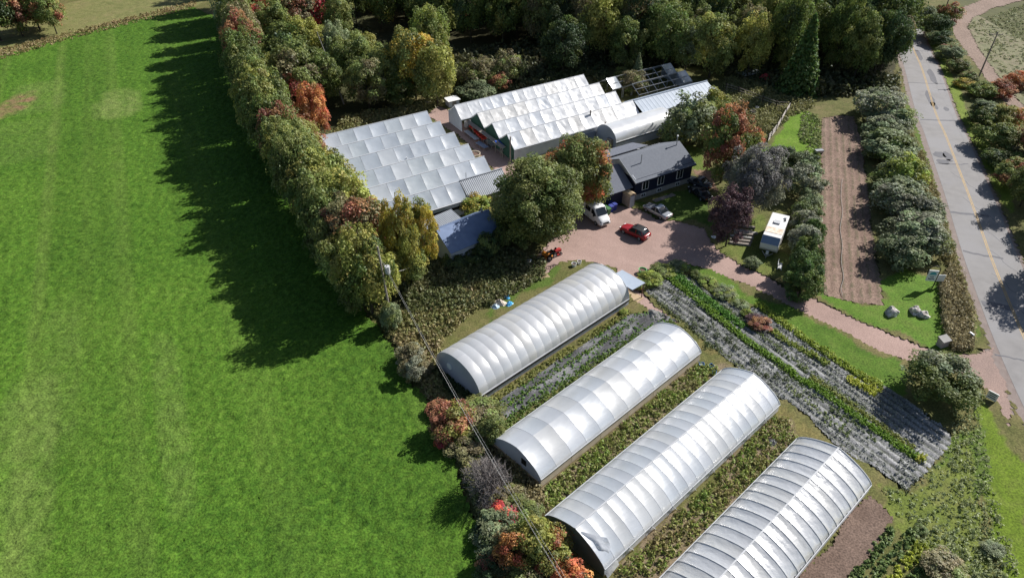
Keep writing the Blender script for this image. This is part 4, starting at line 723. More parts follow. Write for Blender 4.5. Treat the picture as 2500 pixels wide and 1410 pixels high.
C = dict(green=(0.064,0.084,0.02), dark=(0.032,0.048,0.017), olive=(0.096,0.112,0.032), yolive=(0.152,0.152,0.036), yellow=(0.20,0.16,0.028), red=(0.26,0.032,0.035), orange=(0.235,0.094,0.038), rust=(0.17,0.078,0.042), brown=(0.115,0.102,0.05),
         grey=(0.128,0.132,0.092), gryg=(0.108,0.128,0.066), plum=(0.055,0.032,0.035), lime=(0.13,0.155,0.03), mauve=(0.11,0.105,0.10), cedar=(0.05,0.08,0.02))
WORD = dict(green='green', dark='dark green', olive='olive green', yolive='yellowing olive', yellow='golden yellow', red='bright red', orange='orange', rust='rusty brown', brown='brownish', grey='greyish', gryg='grey green', plum='dark purple', lime='fresh yellow green', mauve='grey leaved', cedar='deep green')
def trees(lst, place, group, kind='tree', cat='tree', noun='tree', bark=None, tall=False, low=False, bm=1.55):
    for e in lst:
        x, y, w, h, c = e[:5]; tw = (e[6] if len(e) > 6 else 0.35, C[e[5]]) if len(e) > 5 and e[5] else None; cz = KIND[kind][0][2]
        x += random.uniform(-4,4); y += random.uniform(-3,3); j_ = random.uniform(.9,1.12); w *= j_; h *= j_*random.uniform(.9,1.12); k_ = (1.35 if tall else 1.0); loc, r, b = fit(x, y+(k_-1)*h*.42, w*(1.08 if tall else 1), h*k_, cz, bm)
        if low: b *= .62; r *= .85
        shp = 'broad ' if r > b*1.25 else ('tall ' if b > r*1.3 else ('small ' if r < 1.6 else ''))
        lab = shp+WORD[c]+((' and '+WORD[e[5]]) if tw else '')+' '+noun+' '+place
        if len(lab.split()) > 16: lab = WORD[c]+' '+noun+' '+place
        plant(kind, loc, r, b, C[c], tw, lab, group, cat, {'tree':'tree','shrub':'shrub','cedar':'cedar_bush','big':'maple_tree','conifer':'spruce_tree'}[kind], bark)
# tree row between the hay field and the greenhouses
trees([(575,20,90,110,'gryg','olive',.3),(640,5,90,90,'orange','olive',.4),(612,60,75,100,'rust','red',.5),(668,55,90,90,'olive','green',.3),(725,15,120,110,'brown','rust',.3),(782,15,70,120,'red','rust',.3),(828,30,80,130,'olive','green',.5),(790,-30,120,110,'olive'),(700,-40,120,100,'brown','orange',.4),(600,-50,110,110,'green','rust',.3),
 (605,120,80,100,'rust','red',.45),(685,120,140,100,'green','dark',.3),(740,95,80,90,'yolive','olive',.3),(795,100,70,90,'yolive'),(825,110,70,110,'gryg','olive',.4),(575,105,60,80,'olive'),
 (640,185,110,90,'green','yolive',.4),(725,165,120,90,'olive','brown',.3),(790,175,90,90,'green','olive',.4),(640,245,130,140,'green','yolive',.35),(710,228,90,80,'rust','red',.35),(690,295,110,90,'brown','olive',.4),
 (735,330,110,90,'rust','yolive',.45),(745,365,90,90,'olive','brown',.3),(705,350,80,90,'brown'),(735,410,110,120,'green','olive',.5),(800,420,100,110,'olive','yolive',.4),(778,372,36,40,'red'),
 (790,480,110,120,'green','olive',.4),(850,480,130,120,'yolive','olive',.4),(800,545,90,110,'dark','green',.4),(870,545,140,130,'brown','rust',.4),(915,555,110,150,'olive','green',.4),(845,610,110,120,'green','yolive',.25),
 (895,640,120,130,'green','yolive',.4),(935,655,100,120,'yolive','olive',.4),(870,690,90,90,'olive','green',.3),(1000,620,90,90,'olive','yolive',.3)],
 'in the row between hay field and greenhouses', 'trees between hay field and greenhouses', tall=True)
trees([(765,270,80,140,'orange','rust',.3)], 'with pale trunk in the row beside the plastic roofs', 'trees between hay field and greenhouses', bark=M_PALEBARK, noun='maple')
trees([(975,565,78,165,'yellow','yolive',.4),(1028,548,74,165,'yellow','olive',.35)], 'with narrow upright crown beside the metal roofed shed', 'narrow golden trees by the shed', noun='poplar', tall=True, bm=2.6)
for bx, by, r_, b_, c_, a_ in [(590,70,4.0,6.7,'olive','green'),(600,130,4.0,6.7,'green','olive'),(608,185,4.0,6.4,'olive','brown'),(618,235,4.0,6.2,'green','olive'),(640,300,4.0,5.6,'olive','green'),(662,355,4.0,5.4,'brown','olive'),(690,405,3.8,5.2,'green','olive'),(722,460,3.8,5.2,'olive','yolive'),(762,525,3.7,5.0,'green','yolive'),(800,600,3.7,4.9,'olive','green'),(840,690,3.6,4.7,'olive','rust'),(575,20,4.0,6.8,'olive','rust'),(582,45,4.0,6.7,'green','olive'),(595,100,4.0,6.7,'yolive','olive'),(604,158,4.0,6.5,'olive','green'),(613,210,4.0,6.3,'rust','olive'),(628,268,4.0,6.1,'green','olive'),(650,328,4.0,5.9,'yolive','olive'),(676,380,4.0,5.6,'olive','green'),(705,432,3.8,5.4,'olive','rust'),(740,492,3.7,5.2,'green','olive'),(780,562,3.7,5.0,'yolive','green'),(820,645,3.7,4.9,'green','olive'),(862,728,3.3,4.3,'olive','yolive'),(568,-15,4.0,6.8,'green','rust')]:
    plant('tree', P(bx, by), r_, b_, C[c_], (.4, C[a_]), 'tall '+WORD[c_]+' and '+WORD[a_]+' tree overhanging the hay field edge', 'trees between hay field and greenhouses', 'tree', 'tree')
# wooded corner behind the greenhouses
trees([(860,150,110,130,'olive','green',.4),(890,200,110,110,'olive','brown',.4),(935,180,120,130,'olive','yolive',.3),(1010,150,130,150,'yellow','olive',.45),(1052,85,85,120,'lime','olive',.3),(1060,175,110,130,'yolive','olive',.4),(980,215,110,90,'olive','green',.5),(880,120,80,90,'yolive','olive',.5)],
 'in the clump behind the plastic roofed houses', 'trees behind the plastic roofed houses')
trees([(1150,185,70,70,'brown','olive',.3),(1185,165,50,60,'brown'),(1240,172,90,90,'brown','olive',.5),(1210,200,70,60,'rust','olive',.4),(1165,225,90,45,'gryg','dark',.4)], 'at the edge of the wood behind the long plastic roofs', 'shrubs at the edge of the wood', 'shrub', 'shrub', 'bush')
# the wood along the top
WOOD = 'at the front of the wood'
trees([(1320,35,100,130,'olive','brown',.3),(1480,50,120,150,'yolive','olive',.5),(1530,110,100,140,'olive','green',.4),(1420,30,100,120,'olive','green',.5),(1630,85,110,130,'green','olive',.3),(1700,40,110,100,'olive','green',.4),(1745,105,110,130,'olive','yolive',.3),
 (1842,110,95,160,'yolive','olive',.3),(1885,60,80,110,'olive','lime',.4),(1680,110,90,100,'gryg','olive',.4),(2060,40,130,120,'green','olive',.4),(2110,110,100,160,'olive','green',.4),(2155,95,80,180,'green','olive',.3),(2020,30,100,100,'olive','brown',.3),(1260,20,110,120,'dark','olive',.2),(1380,110,110,120,'dark','green',.3),(1580,20,100,110,'green','olive',.4),(1800,20,100,100,'olive','rust',.3),(1940,20,100,110,'green','olive',.4)], WOOD, 'trees at the front of the wood')
trees([(1661,42,40,60,'red')], 'rising among green trees in the wood', 'turning trees in the wood', noun='maple'); trees([(1775,48,34,60,'orange'),(1812,88,30,45,'orange'),(1808,22,40,50,'orange','brown',.3)], 'rising among olive trees in the wood', 'turning trees in the wood', noun='maple')
trees([(2198,60,60,100,'red','orange',.5)], 'leaning out over the road where it meets the wood', 'turning trees in the wood', noun='maple'); trees([(1887,12,24,40,'red')], 'deep in the wood near the road', 'turning trees in the wood', noun='maple')
trees([(1968,135,120,190,'cedar','dark',.3)], 'standing at the edge of the wood', 'conifers in the wood', 'conifer', 'tree', 'spruce'); trees([(1555,168,45,60,'gryg')], 'young and pale in front of the wood', 'conifers in the wood', 'conifer', 'tree', 'spruce')
trees([(1935,140,50,90,'yolive','olive',.3)], 'thin stemmed in front of the spruce', 'trees at the front of the wood')
def deep_wood():
    pal = ['dark','green','olive','brown','green','dark','yolive','rust']; pts = []; area = arr(PX([(850,70),(1000,90),(1130,110),(1300,120),(1450,150),(1600,150),(1800,165),(1900,190),(2180,200),(2185,60),(2175,0),(2165,-110),(880,-110),(850,-40)]))  # palette leans dark, with the shade of the wood put into leaf colours
    lo, hi = area.min(0), area.max(0); n = 0
    while len(pts) < 235 and n < 12000:
        n += 1; c = lo+RNG.random(2)*(hi-lo)
        if not inside(c[None], area)[0] or any((c[0]-q[0])**2+(c[1]-q[1])**2 < 5.6**2 for q in pts): continue
        pts.append(c)
    for i, c in enumerate(pts):
        k = pal[int(RNG.integers(0, 8 if c[1] > 170 else 5))]; k2 = pal[int(RNG.integers(0, 7))]; r = 3.2+2.2*RNG.random(); b = 5.0+2.6*RNG.random()
        plant('tree', Vector((c[0], c[1], 0)), r, b, C[k], (0.3, C[k2]), ('tall ' if b > 6.6 else 'short ' if b < 5.6 else '')+('broad ' if r > 4.6 else 'slender ' if r < 3.8 else '')+WORD[k]+' tree with '+WORD[k2]+' patches crowded in the wood', 'trees crowded in the wood', 'tree', 'tree')
deep_wood()
trees([(30,25,100,110,'green','rust',.4),(75,20,110,90,'rust','olive',.45),(120,25,70,90,'olive','rust',.4),(-30,20,120,140,'dark','green',.4),(60,-40,160,90,'rust','orange',.4)], 'in the clump at the far end of the hay field', 'trees at the far end of the hay field')
# yard trees
trees([(1305,484,240,228,'olive','green',.45)], 'spreading wide over the yard beside the house', 'yard trees', 'big', 'tree', 'maple')
trees([(1402,418,178,165,'olive','orange',.3)], 'behind the wide green yard maple', 'yard trees', 'big', 'tree', 'maple'); trees([(1440,450,96,100,'olive','yolive',.45),(1362,480,130,125,'olive','yolive',.4)], 'beside the garage roof', 'yard trees')
trees([(1258,545,90,100,'dark','green',.4),(1290,560,100,90,'green','olive',.4)], 'under the wide yard maple', 'yard shrubs', 'shrub', 'shrub', 'bush')
trees([(1112,640,64,44,'dark','green',.4),(1150,622,64,48,'green','dark',.4),(1188,602,60,60,'dark','olive',.3),(1226,582,56,70,'green','olive',.4)], 'in front of the blue roofed barn', 'yard shrubs', 'shrub', 'shrub', 'bush'); trees([(1160,500,80,60,'lime','yellow',.3)], 'between plastic roofs and blue barn', 'yard shrubs', 'shrub', 'shrub', 'bush'); trees([(1205,555,40,80,'dark')], 'standing in front of the blue roofed barn', 'yard shrubs', 'cedar', 'shrub', 'cedar')
trees([(1778,350,120,170,'rust','green',.5),(1772,300,85,75,'orange','olive',.2)], 'right of the house by the rail fence', 'yard trees', noun='maple'); trees([(1828,350,80,90,'yolive','orange',.4)], 'beside the orange maple', 'yard trees')
trees([(1845,440,155,170,'mauve','grey',.5)], 'large and round behind the parked camper', 'yard trees', 'big'); trees([(1785,525,110,140,'plum')], 'over the stacked boards', 'yard trees', noun='plum tree')
trees([(1690,300,130,110,'gryg','olive',.4),(1650,335,70,60,'olive','gryg',.4),(1745,258,70,70,'yolive','olive',.4),(1540,205,80,60,'brown','olive',.4),(1590,375,50,28,'lime'),(1520,185,40,40,'olive')], 'among the buildings right of the house', 'yard shrubs', 'shrub', 'shrub', 'bush')
trees([(1963,395,80,60,'gryg','dark',.4),(1962,445,95,85,'gryg','grey',.4),(1975,495,70,70,'gryg'),(1915,378,60,45,'dark'),(1970,520,80,70,'green','gryg',.4),(1968,550,70,70,'grey','green',.4),(1962,590,70,70,'grey','gryg',.5)], 'in the hedge left of the tilled strip', 'hedge beside the tilled strip', 'shrub', 'shrub', 'shrub')
trees([(1985,570,56,80,'cedar'),(1975,625,75,95,'cedar','green',.4),(1968,662,90,110,'cedar','dark',.3),(1960,690,85,95,'cedar','green',.3)], 'dense at the drive end of the hedge', 'hedge beside the tilled strip', 'cedar', 'shrub', 'cedar bush')
trees([(1835,640,45,34,'gryg')], 'alone on the grass beside the drive', 'yard shrubs', 'shrub', 'shrub', 'bush')
trees([(1590,672,70,50,'lime','olive',.5),(1565,690,50,40,'olive','yellow',.3),(1620,655,70,50,'olive','lime',.4),(1655,648,60,45,'gryg','lime',.4)], 'flowering at the drive end of the fabric plot', 'shrubs on the fabric plot', 'shrub', 'shrub', 'bush', low=True)
trees([(1695,668,40,30,'green'),(1725,682,55,36,'lime','green',.4),(1775,712,75,50,'gryg','lime',.4),(1812,738,52,36,'gryg','green',.4),(1822,764,36,28,'lime','green',.4),(1740,695,40,28,'olive')], 'between fabric plot and drive lawn', 'shrubs on the fabric plot', 'shrub', 'shrub', 'bush', low=True)
trees([(1855,786,56,40,'rust','plum',.5)], 'in the fabric plot', 'shrubs on the fabric plot', 'shrub', 'shrub', 'bush')
trees([(2298,922,185,140,'green','gryg',.45)], 'with a dark leaning stem at the drive mouth', 'yard trees', 'tree', 'tree', 'apple tree')
# roadside shrubs, west and east of the road
trees([(2150,258,130,80,'gryg','grey',.4),(2195,290,90,70,'gryg','olive',.3),(2165,315,110,70,'gryg','grey',.4),(2180,360,130,80,'gryg','green',.3),(2145,350,70,60,'green','gryg',.4),(2210,425,110,90,'lime','gryg',.5),(2170,430,90,70,'gryg','green',.4),(2195,480,130,100,'gryg','grey',.4),(2230,520,110,90,'grey','gryg',.4),(2235,570,150,120,'gryg','grey',.4),(2200,615,120,95,'gryg','dark',.3),(2265,590,95,80,'grey','olive',.4)], 'between tilled strip and road', 'shrubs between tilled strip and road', 'shrub', 'shrub', 'willow shrub')
trees([(2262,30,60,60,'gryg'),(2290,50,80,90,'dark','green',.4),(2300,85,70,60,'dark','gryg',.4),(2325,120,80,70,'gryg','rust',.2),(2345,155,70,60,'brown','green',.5),(2365,185,60,50,'green','brown',.4),(2320,20,70,70,'rust','olive',.5)], 'between road and dirt track', 'shrubs east of the road', 'shrub', 'shrub', 'bush', low=True)
trees([(2410,215,90,70,'green','lime',.3),(2450,205,80,60,'rust','orange',.4),(2490,190,70,60,'orange','rust',.3),(2415,265,100,80,'gryg','green',.4),(2465,270,100,90,'yolive','orange',.35),(2440,320,120,110,'green','olive',.4),(2490,340,110,110,'brown','olive',.4),(2450,380,110,90,'green','dark',.4),(2495,410,110,110,'olive','rust',.3),(2360,200,60,40,'yellow','lime',.4)], 'between road and far field', 'bushes east of the road', 'shrub', 'shrub', 'bush', low=True)
trees([(2515,450,100,110,'green','olive',.4),(2590,420,120,130,'olive'),(2615,510,130,140,'green'),(2645,590,150,150,'green','olive',.3),(2570,330,120,120,'rust','olive',.4),(2680,700,150,150,'olive')], 'casting shade across the road', 'trees shading the road')
# brush along the hay field edge
BR = 'along the hay field edge by the hoop houses'
trees([(952,775,60,80,'gryg','olive',.3),(1000,870,70,60,'brown','grey',.4),(1030,900,60,60,'brown'),(1010,905,60,60,'grey','brown',.4),(1068,1000,70,60,'rust','brown',.4),(1100,1035,110,110,'yolive','rust',.4),(1165,1010,120,90,'olive','brown',.5),(1140,1085,110,80,'brown','olive',.4),(1085,1070,50,60,'rust','red',.4),(1205,1050,70,70,'olive'),(1215,1300,120,90,'gryg','dark',.4),(1245,1345,90,120,'orange','brown',.5),(1300,1320,110,120,'yolive','olive',.4),(1345,1345,110,100,'orange','yolive',.5),(1285,1395,110,80,'brown','olive',.4),(1200,1390,80,80,'dark','rust',.4),(1255,1215,80,70,'brown','olive',.4),(1290,1245,80,60,'olive','brown',.4),(1390,1410,90,80,'orange','dark',.3)], BR, 'brush along the hay field edge', 'shrub', 'shrub', 'bush')
trees([(1222,1262,84,60,'red')], 'next to the bare grey twiggy bush', 'brush along the hay field edge', 'shrub', 'shrub', 'bush')
trees([(2298,1385,110,80,'brown','olive',.4),(2425,1340,50,36,'gryg'),(2250,1290,36,26,'green')], 'below the fabric plot beside the crop rows', 'bushes beside the crop rows', 'shrub', 'shrub', 'bush')
trees([(1520,760,22,16,'lime')], 'on the ground beside the hoop house porch', 'shrubs on the fabric plot', 'shrub', 'shrub', 'bush')
# bare grey bush and dead stems
def twiggy(loc, r, h, n, label):
    t = thing('bare_bush', label, 'shrub', loc); mb = MB(); rn = random.Random(4)
    for i in range(n):
        a = rn.uniform(0, 6.28); s = rn.random()**0.6; p1 = Vector((math.cos(a)*r*s*0.45, math.sin(a)*r*s*0.45, h*rn.uniform(.35,.6))); p2 = Vector((math.cos(a)*r*s, math.sin(a)*r*s, h*(1.05-0.5*s*s)*rn.uniform(.7,1)))
        mb.tube([(math.cos(a)*.2*r*s, math.sin(a)*.2*r*s, 0), p1, p2], .028, .014, 3, False)
        for k in range(5):
            q = p1.lerp(p2, rn.uniform(.2,1)); mb.tube([q, q+Vector((rn.uniform(-.4,.4), rn.uniform(-.4,.4), rn.uniform(.1,.55)))], .016, .009, 3, False)
    mb.build('twigs', M_TWIG, t); MB().tube([(0,0,0),(0,0,h*.4)], .06, .03, 6).build('stem', M_BARK, t)
l_, r_, b_ = fit(1188, 1175, 135, 130, .85); twiggy(l_, r_, 1.9*b_, 300, 'bare grey twiggy bush without leaves beside the hay field')
l_, r_, b_ = fit(1190, 1240, 70, 60, .85); twiggy(l_, r_, 1.9*b_, 90, 'small bare grey bush below the red bush')
def snag(px, py, h, lean, label):
    p = P(px, py); t = thing('dead_tree', label, 'tree', p); top = Vector((lean[0], lean[1], h)); MB().tube([(0,0,0), top*.5+Vector((.1,0,0)), top], .16, .05, 7).build('trunk', M_PALEBARK, t)
    for i in range(5):
        s = top*(0.55+.09*i); MB().tube([s, s+Vector((random.uniform(-1.4,1.4), random.uniform(-1,1), random.uniform(.4,1.3)))], .05, .015, 5).build('branch', M_PALEBARK, t)
snag(840,255,13.5,(-3.2,1.0),'dead pale leaning tree in the clump behind the plastic roofs'); snag(850,640,8.5,(-1.2,0.3),'dead grey branchy tree in the row by the hay field'); snag(730,400,9.5,(-.6,.3),'dead bleached stem poking out of the tree row')
# ------------------------------------------------------------------ vehicles and small things
def wheel(t, x, y, r, w, z=None):
    wh = MB().tube([(x,y-w/2,r),(x,y+w/2,r)], r*.96, None, 14).build('wheel', M_TYRE, t); s = 1 if y > 0 else -1
    MB().tube([(x,y+s*(w/2+.004),r),(x,y+s*(w/2+.02),r)], r*.62, None, 12).build('rim', M_STEEL, wh)
def loft(mb, secs):
    """cross sections along x: each (x, [(y,z)...]) half profile bottom to top, mirrored"""
    n = len(secs[0][1]); rings = []
    for x, pr in secs: rings.append([(x,y,z) for y, z in pr]+[(x,-y,z) for y, z in pr[::-1]])
    k = 2*n; o = len(mb.v)
    for r in rings: mb.v += r
    for i in range(len(rings)-1):
        for j in range(k): mb.f.append((o+i*k+j, o+(i+1)*k+j, o+(i+1)*k+(j+1)%k, o+i*k+(j+1)%k))
    mb.f.append(tuple(o+j for j in range(k))); mb.f.append(tuple(o+(len(rings)-1)*k+j for j in range(k))[::-1]); return mb
def car(label, loc, heading, L, Wd, H, m, roofmat=None, hatch=False, name='car', lights=None):
    """+x is the nose"""
    t = thing(name, label, 'car', loc, heading, 'cars parked in the gravel yard'); h = Wd/2; hb = H*.62; a = L/2
    prof = lambda w, zt, z0=.28: [(w*.92,z0),(w,z0+.18),(w,zt-.16),(w*.93,zt-.03),(w*.6,zt+.01)]
    loft(MB(), [(-a,prof(h*.86,hb*.92,.4)),(-a+.12,prof(h*.95,hb*(1.02 if hatch else .98))),(-a*.45,prof(h,hb*1.02)),(a*.25,prof(h,hb*1.0)),(a*.62,prof(h*.98,hb*.92)),(a-.25,prof(h*.92,hb*.80)),(a,prof(h*.78,hb*.68,.36))]).build('body', m, t, True)
    xr = -a*.86 if hatch else -a*.62; xf = a*.32; rt, rf = (-a*.62 if hatch else -a*.28), -a*.0+.05
    gp = lambda w, zt: [(w*.98,hb*.97),(w*.93,hb*1.08),(w*.82,zt-.03),(w*.76,zt),(w*.4,zt+.015)]
    cab = loft(MB(), [(xr,gp(h*.93,hb*1.0)),(rt,gp(h*.97,H)),((rt+rf)/2,gp(h*.98,H+.02)),(rf,gp(h*.97,H-.01)),(xf,gp(h*.93,hb*1.0))]).build('cabin', M_GLASS, t, True)
    MB().add([(rt-.05,-h*.76,H+.01),(rt-.05,h*.76,H+.01),((rt+rf)/2,h*.78,H+.04),(rf+.04,h*.76,H),(rf+.04,-h*.76,H),((rt+rf)/2,-h*.78,H+.04)],[(0,5,2,1),(5,4,3,2)]).build('roof_panel', roofmat or m, t)
    for s in (-1, 1):
        for xa, xb in ((xr,rt),(xf,rf)): MB().tube([(xa,s*h*.9,hb*1.01),(xb,s*h*.78,H-.01)], .045, None, 4).build('pillar', m, t)
        MB().box((rt+rf)/2-.04,(rt+rf)/2+.04,min(s*h*.8,s*h*.945),max(s*h*.8,s*h*.945),hb*.98,H-.06).build('pillar', m, t)
        MB().box(xf-.25,xf-.05,min(s*h,s*(h+.17)),max(s*h,s*(h+.17)),hb*1.0,hb*1.0+.13).build('mirror', m, t)
        MB().box(a-.22,a-.04,min(s*h*.45,s*h*.78),max(s*h*.45,s*h*.78),hb*.66,hb*.76).build('headlight', M_WHITE, t); MB().box(-a-.02,-a+.1,min(s*h*.5,s*h*.83),max(s*h*.5,s*h*.83),hb*.72,hb*.88).build('tail_light', paint('tail_red',(0.35,.02,.02)), t)
        for x in (-a*.6, a*.62): wheel(t, x, s*(h-.1), .32, .2)
    MB().box(-a-.015,-a+.02,-.26,.26,.52,.64).build('number_plate', M_WHITE, t)
    return t
def head(a, b): d = P(*b)-P(*a); return math.atan2(d.y, d.x)
car('red car with black roof parked in the open gravel yard', P(1549,573), head((1582,585),(1517,556)), 4.4, 1.8, 1.5, paint('red_paint',(0.30,.015,.02)), M_BLACK, True)
car('silver sedan parked at the edge of the tree shade', P(1604,522), head((1626,534),(1582,510)), 4.6, 1.8, 1.42, paint('silver_paint',(0.42,.43,.45),.25,.5))
car('black car in deep shade beside the house corner', P(1708,478), head((1728,490),(1690,462)), 4.5, 1.8, 1.45, paint('black_paint',(0.02,.021,.025)))
car('dark grey car in the shade behind the black car', P(1704,452), head((1722,458),(1690,445)), 4.4, 1.8, 1.45, paint('dark_grey_paint',(0.05,.055,.065)))
def van(loc, heading):
    t = thing('van', 'white high roofed delivery van parked under the yard maple', 'van', loc, heading); h = 1.0
    m = paint('van_white',(.80,.80,.80),.3); pr = lambda w, zt, z0=.35: [(w*.94,z0),(w,z0+.2),(w,zt*.55),(w*.93,zt-.12),(w*.8,zt-.01),(w*.4,zt+.02)]
    loft(MB(), [(-2.9,pr(h*.96,2.5)),(-2.75,pr(h,2.55)),(0.6,pr(h,2.58)),(1.15,pr(h,2.5)),(1.95,pr(h*.97,1.45)),(2.6,pr(h*.92,1.15)),(2.9,pr(h*.8,.85,.4))]).build('body', m, t, True)
    MB().slab((1.22,-.78,2.42),(1.93,-.86,1.5),(1.93,.86,1.5),(1.22,.78,2.42),-.03).build('windscreen', M_GLASS, t)
    for s in (-1, 1):
        MB().add([(.55,s*1.005,1.5),(1.75,s*.985,1.48),(1.1,s*.95,2.2),(.55,s*.96,2.2)],[(0,1,2,3)]).build('side_window', M_GLASS, t); MB().add([(-.9,s*1.008,1.5),(.3,s*1.008,1.5),(.3,s*.965,2.2),(-.9,s*.965,2.2)],[(0,1,2,3)]).build('side_window', M_GLASS, t)
        MB().box(1.35,1.5,min(s*1.0,s*1.3),max(s*1.0,s*1.3),1.4,1.75).build('mirror', M_BLACK, t); MB().box(2.5,2.75,min(s*.5,s*.85),max(s*.5,s*.85),.85,1.0).build('headlight', M_GLASS, t)
        for x in (-1.8,1.75): wheel(t, x, s*.9, .36, .24)
    MB().box(2.85,2.93,-.5,.5,.6,.85).build('grille', M_BLACK, t)
    for i, (x, y) in enumerate([(-.6,.4),(-.2,-.3),(-1.1,.1),(.1,.5)]): MB().box(x-.3,x+.3,y-.03,y+.03,2.6,2.68).build('roof_bar', M_BLACK, t)
van(P(1450,532), head((1425,506),(1480,549)))
def camper():
    a, b = P(1882,583,2.9), P(1908.5,519,2.9); d = (a-b); L = 7.4; mid = (a+b)/2; loc = Vector((mid.x, mid.y, 0)); t = thing('camper_trailer', 'white camper trailer with stained roof parked on the grass', 'camper', loc, math.atan2(d.y, d.x))
    m = paint('camper_white',(.76,.75,.73),.4); w = 1.18; prof = [(-3.6,.6),(3.1,.6),(3.6,1.2),(3.75,2.0),(2.9,2.78),(-3.45,2.85),(-3.6,2.7)]
    MB().extrude_y(prof, -w, w).build('body', m, t, False, .05)
    MB().slab((2.94,w*.97,2.79),(2.94,-w*.97,2.79),(3.76,-w*.97,2.03),(3.76,w*.97,2.03),-.012).build('front_panel', mat('blue_grey_cap',(.20,.27,.38)), t)
    MB().slab((2.0,-w*.96,2.815),(2.0,w*.96,2.815),(.55,w*.96,2.83),(.55,-w*.96,2.83),-.008).build('roof_stain', mat('roof_stain',(.55,.42,.30),(.72,.66,.58),2.2,.7,contrast=.12), t)
    MB().box(-1.3,-.5,-.5,.35,2.86,3.0).build('roof_vent', M_RIB, t); MB().box(-2.6,-2.3,.6,.9,2.86,3.02).build('roof_vent', M_RIB, t); MB().box(-1.9,-1.75,.7,.95,2.86,3.0).build('roof_vent', M_BLACK, t)
    for s in (-1, 1):
        for x in (-2.4,.6): MB().box(x,x+.9,min(s*w,s*(w+.02)),max(s*w,s*(w+.02)),1.5,2.1).build('window', M_GLASS, t)
        for x in (-.75,.05): wheel(t, x, s*(w-.12), .33, .2)
        MB().box(-3.4,3.2,min(s*w,s*(w+.012)),max(s*w,s*(w+.012)),1.15,1.3).build('stripe', mat('camper_stripe',(.25,.2,.16)), t)
    MB().tube([(3.4,.7,.55),(4.5,0,.5)], .06).build('hitch', M_STEEL, t); MB().tube([(3.4,-.7,.55),(4.5,0,.5)], .06).build('hitch', M_STEEL, t); MB().tube([(3.9,0,.55),(3.9,0,1.0)], .2, None, 10).build('gas_bottle', M_WHITE, t); MB().tube([(4.3,0,0),(4.3,0,.55)], .05).build('jack', M_STEEL, t)
camper()
# wheelie bins
def bin_(px, py, m, label, rz=.5, lid=None):
    t = thing('wheelie_bin', label, 'bin', P(px, py), rz, 'wheelie bins beside the porch'); MB().add([(-.22,-.25,.08),(.22,-.25,.08),(.22,.25,.08),(-.22,.25,.08),(-.29,-.34,1.0),(.29,-.34,1.0),(.29,.34,1.0),(-.29,.34,1.0)],[(0,3,2,1),(0,1,5,4),(1,2,6,5),(2,3,7,6),(3,0,4,7),(4,5,6,7)]).build('body', m, t)
    MB().slab((-.31,-.38,1.03),(.31,-.38,1.03),(.31,.36,1.1),(-.31,.36,1.1),-.05).build('lid', lid or m, t); MB().tube([(-.3,.38,1.0),(.3,.38,1.0)], .03).build('handle', m, t)
    for s in (-.25,.25): MB().tube([(s-.03,.28,.12),(s+.03,.28,.12)], .12, None, 10).build('wheel', M_TYRE, t)
MG, MBL = paint('bin_green',(.05,.16,.05),.5), paint('bin_blue',(.03,.05,.28),.5)
bin_(1476,518,MG,'green wheelie bin nearest the yard maple'); bin_(1484,523,MG,'green wheelie bin between green and blue bins'); bin_(1491,517,MBL,'blue wheelie bin next to the green bins'); bin_(1499,512,MBL,'blue wheelie bin closest to the porch'); bin_(1487,505,MBL,'dark blue wheelie bin behind the others')
# poles and wires
def pole(loc, h, label, arm=None, ang=0.0, trans=None, lean=(0,0)):
    t = thing('utility_pole', label, 'utility pole', loc, ang, 'utility poles'); top = Vector((lean[0], lean[1], h)); MB().tube([(0,0,-.2), top], .17, .11, 9).build('pole', M_WOOD, t)
    if arm:
        MB().box(-arm,arm,-.06+top.y,.06+top.y,h-.55,h-.42).build('crossarm', M_WOOD, t)
        for x in (-arm+.1,0,arm-.1): MB().tube([(x,top.y,h-.42),(x,top.y,h-.18)], .05, .03, 6).build('insulator', M_CONC, t)
        for s in (-1,1): MB().tube([(s*.7,top.y,h-.55),(0,top.y,h-1.2)], .03, None, 4).build('brace', M_STEEL, t)
    if trans: MB().tube([(.32,-.1,trans),(.32,-.1,trans+.95)], .3, .3, 12).build('transformer', mat('transformer_grey',(.5,.51,.52)), t); MB().tube([(.32,-.1,trans+.95),(.32,-.1,trans+1.2)], .06, .04, 6).build('bushing', M_CONC, t)
    return t
def wire(a, b, sag, label, group, r=.009):
    n = 24; pts = [Vector(a).lerp(Vector(b), i/n)-Vector((0,0,sag*4*(i/n)*(1-i/n))) for i in range(n+1)]; o = MB().tube(pts, r, None, 4, False).build('wire', M_WIRE, None); tag(o, label, 'wire', group)
M_WIRE = mat('wire_metal', (.5,.49,.46), (.42,.41,.39), 1, .5)
pl = P(957,790); pole(pl, 11, 'wooden utility pole with grey transformer at the hay field edge', None, 0, 7.6, (-.5,.2))
far_l = P(1395,1640); T0 = Vector((pl.x-.4, pl.y+.2, 0)); T1 = Vector((far_l.x, far_l.y, 0))
for dx, z in ((-.25,10.4),(-.02,9.6),(.35,8.8)): wire(T0+Vector((dx,0,z)), T1+Vector((dx*1.6,0,z)), 1.0, 'overhead wire running along the hay field edge past the hoop houses', 'wires along the hay field')
wire(T0+Vector((.1,0,8.0)), P(1015,640,3.5)+Vector((0,0,0)), .8, 'drooping service wire from the transformer pole towards the shed', 'service wires', .018)
